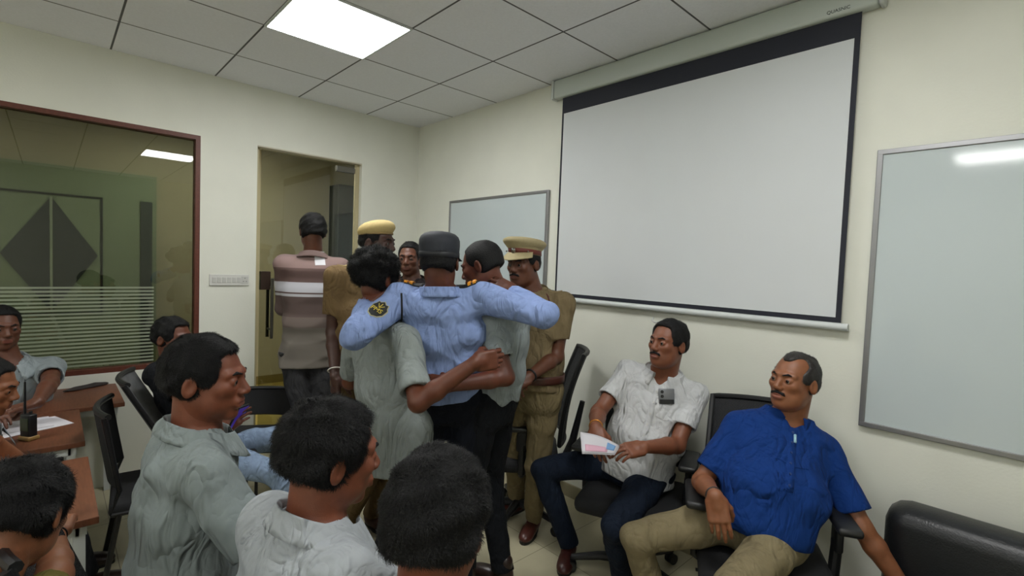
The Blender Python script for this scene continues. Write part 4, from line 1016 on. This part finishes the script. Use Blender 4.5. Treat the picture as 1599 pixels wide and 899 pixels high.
# far left man behind the desks
nk = A(14, 564, 2.80); hd1 = A(2, 512, 2.76); fwv = D(.55, -.55); pel = nk+np.array([0, 0, -.50])-FLAT(fwv)*.05
m1 = person('desk', 'smiling man in pale grey shirt sitting at the desks by the window', pel, nk, hd1, D(.8, -.45, -.05), fwv,
    arms=dict(L=dict(el=A(92, 608, 2.62), wr=A(52, 646, 2.40), hd=D(-.5, -.6, -.15), hn=(0, 0, 1), side=D(-.5, .5), curl=.3), R=dict(el=A(-50, 640, 2.5), wr=A(0, 660, 2.35))),
    legs=sit(pel, fwv), skinc='d1', shirt=(150, 160, 164), trousers=(30, 32, 38), hair=dict(t=.010), hem=-.10, fold=.007)
# sliver of a man at the left edge
hd2 = A(-24, 604, 2.05); fwv = D(.5, .3); nk = hd2+np.array([0, 0, -.16])-FLAT(fwv)*.05; pel = nk+np.array([0, 0, -.45])-FLAT(fwv)*.12
m2 = person('edge', 'man cut off by the left edge between the desks, cheek and dark hair showing', pel, nk, hd2, D(.8, .4, -.25), fwv,
    arms=dict(R=dict(el=nk+FLAT(fwv)*.15-np.array([0, 0, .28])+RH*.1, wr=A(-10, 690, 1.9))), legs=sit(pel, D(.5, .7)), skinc='m2', trousers=(30, 32, 36), rgb=(130, 84, 58), shirt=(150, 156, 160), hair=dict(t=.010), hem=-.10, h=.007)
# bottom left man, hands together on the desk
hd3 = A(32, 806, 1.16); fwv = D(.12, .98); nk = hd3+np.array([0, 0, -.13])-FLAT(fwv)*.11; pel = nk+np.array([0, 0, -.42])-FLAT(fwv)*.26
m3 = person('olive', 'man in olive shirt leaning on the nearest desk with hands together', pel, nk, hd3, D(-.25, .9, -.45), fwv,
    arms=dict(R=dict(el=A(112, 850, 1.42), wr=A(98, 790, 1.62), hd=A(118, 742, 1.80)-A(98, 790, 1.62), hn=D(.3, -.5, .8), side=D(-.7, .2, .5), curl=.4),
              L=dict(el=A(-60, 850, 1.5), wr=A(60, 778, 1.72), hd=A(112, 738, 1.84)-A(60, 778, 1.72), hn=D(-.3, -.5, .7), side=D(.6, -.2, .5), curl=.5)),
    legs=sit(pel, D(-.55, .8)), skinc='m2', trousers=(30, 32, 36), shirt=(112, 104, 50), hair=dict(t=.014, rough=.003, L=.022, lift=.5), strand=26000, hem=-.10, hh=.004)

# ---------------------------------------------------------------- caps
def put(o, V): return to_world(np.array(V), o['M3'], o['head'])
TAN = mat('cap_khaki', (160, 148, 112), .8, noise=.06, bump=.2, bscale=500)
def lathe_local(prof, n=40, sx=.80, sy=1., tilt=0., cx=0, cy=-.012):
    b = MB(); b.lathe(prof, n, sx, sy, zf=lambda t, r: tilt*r*math.sin(t)); V = np.array(b.V); V[:, 0] += cx; V[:, 1] += cy; return V, b.F
def peaked_cap(o):
    z0 = .052
    V, F = lathe_local([(.102, z0), (.1045, z0+.004), (.1045, z0+.026), (.118, z0+.040), (.134, z0+.056), (.139, z0+.066), (.134, z0+.077), (.115, z0+.086), (.07, z0+.092), (.03, z0+.094), (.002, z0+.094)], tilt=.16)
    cap = link('peaked_cap', put(o, V), F, TAN, o['root'])
    V, F = lathe_local([(.1035, z0+.002), (.1062, z0+.003), (.1062, z0+.027), (.1035, z0+.028)], tilt=.16); link('cap_band', put(o, V), F, mat('band_maroon', (96, 38, 26), .6), cap)
    b = MB(); b.grid(lambda u, v: ((.083+.030*v*math.cos((u-.5)*2.4))*math.sin((u-.5)*2.4)*1.0, -.012+(.103+.052*v)*math.cos((u-.5)*2.4), z0+.018-.040*v+.012*v*abs(u-.5)*2), 24, 6, .003)
    link('visor', put(o, b.V), b.F, TAN, cap)
    b = MB(); b.tube([(0, .094, z0+.030), (0, .101, z0+.030)], .0125, 20); b.tube([(0, .1, z0+.030), (0, .1045, z0+.030)], .0075, 16)
    for k in range(12): a = k*math.pi/6; b.box((.0125*math.cos(a), .099, z0+.030+.0125*math.sin(a)), (.005, .003, .005))
    link('cap_badge', put(o, b.V), b.F, M_CHROME, cap)
    b = MB()
    for s in (-1, 1): b.sphere((s*.072, .062, z0+.024), .005, 10)
    link('cap_button', put(o, b.V), b.F, M_CHROME, cap)
peaked_cap(off)
V, F = lathe_local([(.092, .048), (.098, .052), (.104, .062), (.110, .072), (.111, .082), (.106, .096), (.094, .110), (.074, .121), (.045, .129), (.02, .132), (.002, .1325)], tilt=.20)
cap = link('round_cap', put(c2, V), F, mat('cap_yellow_tan', (186, 166, 112), .8, noise=.05, bump=.2, bscale=500), c2['root'])
V, F = lathe_local([(.093, .046), (.1015, .047), (.1015, .055), (.093, .056)], tilt=.12); link('cap_band', put(c2, V), F, mat('band_tan_dark', (150, 128, 84), .8), cap)
M_NAVY = mat('cap_navy', (30, 34, 42), .7, noise=.1, bump=.2, bscale=500)
V, F = lathe_local([(.100, .022), (.103, .024), (.104, .05), (.106, .078), (.105, .096), (.097, .112), (.080, .124), (.055, .131), (.028, .134), (.002, .135)], sx=.83, tilt=.0)
cap = link('uniform_cap', put(lb, V), F, M_NAVY, lb['root'])
V, F = lathe_local([(.1035, .022), (.1058, .023), (.1058, .044), (.1035, .045)], sx=.83); link('cap_band', put(lb, V), F, mat('cap_navy_dark', (18, 20, 26), .6), cap)
b = MB(); b.grid(lambda u, v: ((.083+.02*v)*math.sin((u-.5)*2.2), -.012+(.101+.055*v)*math.cos((u-.5)*2.2), .028-.018*v), 20, 4, .003); link('visor', put(lb, b.V), b.F, M_NAVY, cap)

# ---------------------------------------------------------------- details on the clothing
def shoulder_board(o, s, m, mtab=None, L=.115, W=.045):
    bv = bvh(o['shirt']); sh = o['SH'][s]; nk_ = o['neck']; v = unit(sh-nk_-np.array([0, 0, (sh-nk_)[2]])*.2); c = nk_+(sh-nk_)*.62+np.array([0, 0, .12])
    l, n = hit_dir(bv, c, (0, 0, -1))
    if l is None: return None, None, None, None
    q = drape('shoulder_strap', bv, l, n, v, [(-W/2, -L/2), (W/2, -L/2), (W/2, L*.35), (0, L/2), (-W/2, L*.35)], .0035, m, o['shirt'], sub=5)
    return bv, l, n, v
KH = mat('strap_khaki', (140, 124, 92), .8)
for s in 'LR':
    bv, l, n, v = shoulder_board(off, s, KH)
    if l is not None:
        for k in (-.02, .005):
            p, nn = hit_dir(bv, l+v*k+n*.05, -n)
            if p is not None:
                x, y, z_ = local_frame(p, nn, v); R_ = [(.009 if i % 2 == 0 else .004) for i in range(10)]
                top = [p+nn*.008+x*R_[i]*math.sin(i*math.pi/5)+y*R_[i]*math.cos(i*math.pi/5) for i in range(10)]
                link('star', np.array(top+[q-nn*.003 for q in top]), [tuple(range(9, -1, -1)), tuple(range(10, 20))]+[(i, (i+1) % 10, 10+(i+1) % 10, 10+i) for i in range(10)], M_CHROME, off['shirt'], smooth=False)
    shoulder_board(c2, s, mat('strap_tan', (168, 146, 100), .8))
    bv, l, n, v = shoulder_board(lb, s, mat('board_black', (16, 17, 20), .7), L=.13, W=.055)
    if l is not None:
        for k in (.018, .042): drape('gold_bar', bv, l+v*k, n, v, [(-.026, -.007), (.026, -.007), (.026, .007), (-.026, .007)], .007, mat('gold_braid', (226, 150, 24), .5), lb['shirt'], lift=.006, sub=3)

# sleeve patch on the light blue uniform, with a dark cord over the back of the shoulder
bv = bvh(lb['shirt']); l, n = hit(bv, 590, 483)
if l is not None:
    e1 = hit(bv, 602, 472)[0]; upv = unit((e1 if e1 is not None else l+RH)-l)
    shield = [(-.022, .040), (-.012, .036), (0, .046), (.012, .036), (.022, .040), (.026, .026), (.033, .018), (.031, -.012), (.020, -.034), (0, -.046), (-.020, -.034), (-.031, -.012), (-.033, .018), (-.026, .026)]
    out_ = [(x*1.12, y*1.12) for x, y in shield]
    pb = drape('sleeve_patch', bv, l, n, upv, out_, .0012, mat('patch_edge', (160, 156, 120), .7), lb['shirt'], lift=.001, sub=4)
    drape('patch_ground', bv, l, n, upv, shield, .0012, mat('patch_black', (14, 16, 14), .7), lb['shirt'], lift=.0028, sub=4)
    x, y, n_ = local_frame(l, n, upv)
    GOLD = mat('patch_gold', (196, 176, 60), .6)
    pb2 = text('PMS', .030, l+n_*.0085-y*.010, np.stack([x, y, n_], 1), GOLD, 'patch_lettering', None); attach(pb2, lb['shirt'])
    b = MB()
    for a, c in [((0, .006), (-.014, .026)), ((0, .006), (.001, .032)), ((0, .006), (.015, .024))]: b.tube([l+n_*.007+x*a[0]+y*a[1], l+n_*.007+x*c[0]+y*c[1]], .0016, 6)
    link('patch_emblem', b.V, b.F, GOLD, lb['shirt'])
def cord(o, pts, r, m, name, lift=.003):
    bv = bvh(o['shirt']); P = []
    for x, y in pts:
        l, n = hit(bv, x, y)
        if l is not None: P.append(l+n*lift)
    if len(P) > 2: b = MB(); b.tube(P, r, 8); return link(name, b.V, b.F, m, o['shirt'])
cord(lb, [(627, 458+3*i) for i in range(15)], .0042, mat('cord_black', (14, 15, 20), .8), 'lanyard')
# officer's lanyard, name plate, pocket flap and buttons
bvo = bvh(off['shirt'])
cord(off, [(842, 450), (850, 456), (856, 464), (858, 474), (854, 486), (850, 498), (848, 512)], .005, mat('lanyard_maroon', (74, 28, 26), .7), 'lanyard')
def pocket(o, x, y, w_, h_, m, parent, upv, flap=True):
    bv = bvh(o['shirt']); l, n = hit(bv, x, y)
    if l is None: return None
    p = drape('pocket', bv, l, n, upv, [(-w_/2, h_/2), (-w_/2, -h_*.38), (0, -h_/2), (w_/2, -h_*.38), (w_/2, h_/2)][::-1], .0015, m, parent, sub=5)
    if flap: drape('pocket_flap', bv, l+unit(upv)*h_*.42, n, upv, [(-w_/2*1.04, .018), (-w_/2*1.04, -.010), (0, -.022), (w_/2*1.04, -.010), (w_/2*1.04, .018)][::-1], .0025, m, p, lift=.003, sub=4)
    return l, n
pocket(off, 838, 500, .10, .12, off['shirt'].data.materials[0], off['shirt'], off['axis'])
def placket(o, n_, t0, t1, m):
    bv = bvh(o['shirt']); prev = None; V = []
    for i in range(13):
        t = t0+(t1-t0)*i/12; c = o['pel']+(o['neck']-o['pel'])*t+o['cf']*.4; l, nn = hit_dir(bv, c, -o['cf'])
        if l is not None: V.append((l, nn))
    if len(V) < 3: return
    X = o['Rt']; b = MB(); W_ = .016
    b.grid(lambda u, v: V[min(len(V)-1, int(round(u*(len(V)-1))))][0]+X*(v-.5)*2*W_+V[min(len(V)-1, int(round(u*(len(V)-1))))][1]*.0025, len(V)-1, 2, .002)
    pk = link('placket', b.V, b.F, o['shirt'].data.materials[0], o['shirt'])
    for i in range(1, 12, 2):
        l, nn = V[min(i, len(V)-1)]; b = MB(); b.tube([l+nn*.004, l+nn*.0075], .0048, 12); link('button', b.V, b.F, m, pk, smooth=False)
placket(ws, 0, .22, .88, mat('button_pearl', (190, 190, 186), .3)); placket(bl, 0, .30, .88, mat('button_blue', (40, 60, 110), .3)); placket(off, 0, .30, .86, mat('button_brass', (150, 130, 80), .3, .8))
pk_ = pocket(ws, 1040, 634, .125, .14, ws['shirt'].data.materials[0], ws['shirt'], ws['axis'], flap=False)
pb_ = pocket(bl, 1238, 706, .12, .13, bl['shirt'].data.materials[0], bl['shirt'], bl['axis'], flap=False)
l, n = hit(bvh(bl['shirt']), 1240, 686)
if l is not None:
    p = thing('pen', 'pale blue pen clipped in the royal blue shirt pocket', 'pen', l); x, y, n_ = local_frame(l, n, bl['axis'])
    b = MB(); b.tube([-y*.018, y*.018], .0055, 10); b.box((0, 0, 0), (.003, .003, .003)); q = b.build('cap', mat('pen_blue', (150, 190, 205), .3), p, smooth=True); q.location = Vector(n_*.008)
l, n = hit(bvh(off['shirt']), 812, 472)

# phone standing in the white pocket
l, n = hit(bvh(ws['shirt']), 1040, 618)
if l is not None:
    x, y, n_ = local_frame(l, n, ws['axis']); y = unit(y-x*.28); x = np.cross(y, n_); T = frame(np.zeros(3), x, y, n_)
    ph = thing('mobile_phone', 'grey phone with camera lenses sticking out of the white shirt pocket', 'phone', l+n_*.012)
    MB().box((0, 0, 0), (.076, .075, .009), T, .004).build('case', mat('phone_grey', (120, 122, 126), .3, .3), ph, smooth='auto')
    b = MB()
    for yy in (.022, .0): b.tube([(-.022, yy, .004), (-.022, yy, .0075)], .008, 16, T=T)
    b.build('camera_lens', M_BLACKPL, ph, smooth='auto')
    MB().box((.0, -.026, .0055), (.068, .022, .003), T, .001).build('dark_strip', M_BLACKPL, ph)
# papers in his hands
pc = A(938, 690, 2.16)
pp = thing('paper_sheets', 'white sheets with pink and blue print held by the man in white', 'paper', pc)
a1, a2, a3, a4 = [A(*q)-pc for q in [(906, 674, 2.13), (968, 696, 2.17), (960, 708, 2.10), (909, 706, 2.02)]]
def quad_(k, dz):
    b = MB(); off_ = np.array([0, 0, dz])
    b.grid(lambda u, v: (a1*(1-u)+a2*u)*(1-v)+(a4*(1-u)+a3*u)*v+off_+np.array([0, 0, .012*math.sin(u*3.1)*(1-v)]), 10, 6, .0008); return b
PINK = mat('paper_pink', (212, 168, 186), .8); PAPER = mat('paper_white', (206, 204, 210), .8)
s0 = quad_(0, 0).build('sheet', PAPER, pp, smooth=True); quad_(0, -.006).build('sheet', PAPER, pp, smooth=True)
def on_sheet(u0, u1, v0, v1, nm, m):
    b = MB(); f = lambda u, v: (a1*(1-u)+a2*u)*(1-v)+(a4*(1-u)+a3*u)*v+np.array([0, 0, .012*math.sin(u*3.1)*(1-v)+.0022])
    b.grid(lambda u, v: f(u0+(u1-u0)*u, v0+(v1-v0)*v), 6, 4, .0006); b.build(nm, m, s0, smooth=True)
on_sheet(.1, .75, .62, .95, 'pink_print', PINK); on_sheet(.70, .93, .25, .75, 'blue_print', mat('print_blue', (120, 160, 205), .8))
# bangles and watch
def ring(o, s, t, r, rr, m, name):
    _, e, wv = o['J'][s]; u_ = unit(wv-e); c = e+(wv-e)*t; a = unit(np.cross(u_, [0, 0, 1.1])); b_ = np.cross(u_, a); b = MB()
    b.tube([c+(a*math.cos(2*math.pi*i/24)+b_*math.sin(2*math.pi*i/24))*r for i in range(25)], rr, 8, caps=False); return link(name, b.V, b.F, m, o['root'])
ring(c2, 'R', .86, .037, .0035, mat('bangle_white', (215, 212, 205), .3), 'bangle')
ring(ws, 'R', .9, .030, .003, mat('gold', (200, 140, 60), .3, .8), 'bangle')
ring(bl, 'R', .93, .0295, .003, M_BLACKPL, 'wrist_band')
ring(off, 'L', .93, .0295, .006, M_BLACKPL, 'watch_strap')
ring(m3, 'R', .95, .029, .003, M_BLACKPL, 'wrist_band')

# ---------------------------------------------------------------- chairs
office_chair('empty black mesh office chair behind the khaki officer', A(812, 690, 3.12), D(-.98, .05), bh=.54)
office_chair('black office chair under the man in the white shirt', ws['pel']+FLAT(D(-.5, -.85))*.06, D(-.42, -.9), seat=.475, recline=.10, bh=.44)
office_chair('black office chair under the man in the royal blue shirt', bl['pel']-RH*.0-FH*.02, D(-.32, -.95), seat=.47, recline=.16, bh=.45)
GP = mat('grey_plastic_mesh', (92, 94, 96), .5, noise=.2, nscale=30)
visitor_chair('grey-backed chair under the man in the black t-shirt', A(240, 660, 2.72)+D(.82, .5)*.28, D(.80, .55), GP, recline=.22, bh=.42)
visitor_chair('empty black chair beside the glass door behind the jeans', A(382, 680, 3.18)-D(.2, -.95)*.1, D(.2, -.95), M_BLACKFAB, seat=.42, bh=.15)
visitor_chair('dark chair under the man in profile', pr_['pel'], D(.76, .6), M_MESH, tablet=True)
visitor_chair('dark chair under the man in very pale grey', h6['pel'], D(.62, .78), M_MESH)
visitor_chair('dark chair under the man with the nearest head', h7['pel'], D(.25, .97), M_MESH)
visitor_chair('empty black chair with its back against the side of the desks', np.array([1.24, -2.235, 0]), np.array([.1, 1., 0]), M_BLACKFAB, bh=.34, recline=.05)
sofa()
visitor_chair('dark chair under the man in the olive shirt', m3['pel'], D(-.3, .95), M_MESH, seat=.36)
visitor_chair('dark chair under the smiling man at the desks', m1['pel'], D(.55, -.55), M_MESH, seat=.38, bh=.3)
visitor_chair('dark chair under the man cut off by the left edge', m2['pel'], D(.5, .5), M_MESH, seat=.34, bh=.3)

# ---------------------------------------------------------------- things on the desks
c = onp(45, 686, 2, .70)
wt = thing('walkie_talkie', 'black walkie-talkie with antenna standing on the middle desk', 'radio', c, yaw_of(D(-.2, -1)))
MB().box((0, 0, .062), (.058, .036, .12), None, .007).build('body', M_BLACKPL, wt, smooth='auto')
MB().box((0, .019, .075), (.046, .003, .06), None, .002).build('front_panel', mat('radio_green', (46, 56, 40), .35), wt)
MB().box((0, .0, .010), (.066, .05, .02), None, .006).build('charging_foot', mat('radio_amber', (150, 120, 70), .4), wt, smooth='auto')
b = MB(); b.tube([(.022, 0, .12), (.022, 0, .2), (.021, 0, .27)], [.0055, .005, .004], 10); b.build('antenna', M_BLACKPL, wt, smooth='auto')
b = MB(); b.tube([(-.012, 0, .12), (-.012, 0, .135)], .007, 12); b.build('knob', M_BLACKPL, wt, smooth='auto')
c = onp(30, 668, 2, .70); pt = thing('paper_sheet', 'white paper sheet on the middle desk under the walkie-talkie', 'paper', c, 0)
MB().box((.02, .02, .0012), (.21, .30, .0016), rotT(rz=.35)).build('sheet', PAPER, pt)
MB().box((-.03, -.02, .0032), (.21, .28, .0016), rotT(rz=.1)).build('sheet', PAPER, pt)
c = onp(135, 605, 2, .70)
V, F = smesh([ell((0, 0, .006), (.035, .15, .012)), ell((.01, .03, .010), (.028, .09, .012), k=.01), half((0, 0, 0), (0, 0, -1))], .004, disp=folds(.004, 1.5, 4))
a_ = math.atan2(-(onp(165, 598, 2, .7)-onp(108, 610, 2, .7))[0], (onp(165, 598, 2, .7)-onp(108, 610, 2, .7))[1])
cl = thing('folded_cloth', 'dark grey folded cloth strip lying on the desk by the window', 'cloth', c, a_); o_ = link('cloth', V, F, mat('cloth_dark', (50, 44, 42), .9, noise=.2), None); o_.parent = cl
# phone in the hand of the man in jeans
q = bt['J']['R'][2]+D(.6, -.1, .5)*.09
ph = thing('mobile_phone', 'phone with violet lit screen in the hand of the man in jeans', 'phone', q, .6)
MB().box((0, 0, 0), (.012, .075, .15), rotT(ry=.5), .004).build('case', M_BLACKPL, ph, smooth='auto')
MB().box((.0065, 0, 0), (.002, .066, .136), rotT(ry=.5), 0).build('screen', mat('screen_violet', (80, 60, 190), .3, emit=.12), ph)
bv = bvh(stp['shirt']); l, n = hit(bv, 500, 404)
if l is not None: drape('white_panel', bv, l, n, np.array([0, 0, 1.]), [(-.035, -.05), (.03, -.05), (.03, .055), (-.035, .055)], .0008, mat('panel_white', (200, 200, 204), .8), stp['shirt'], sub=4)
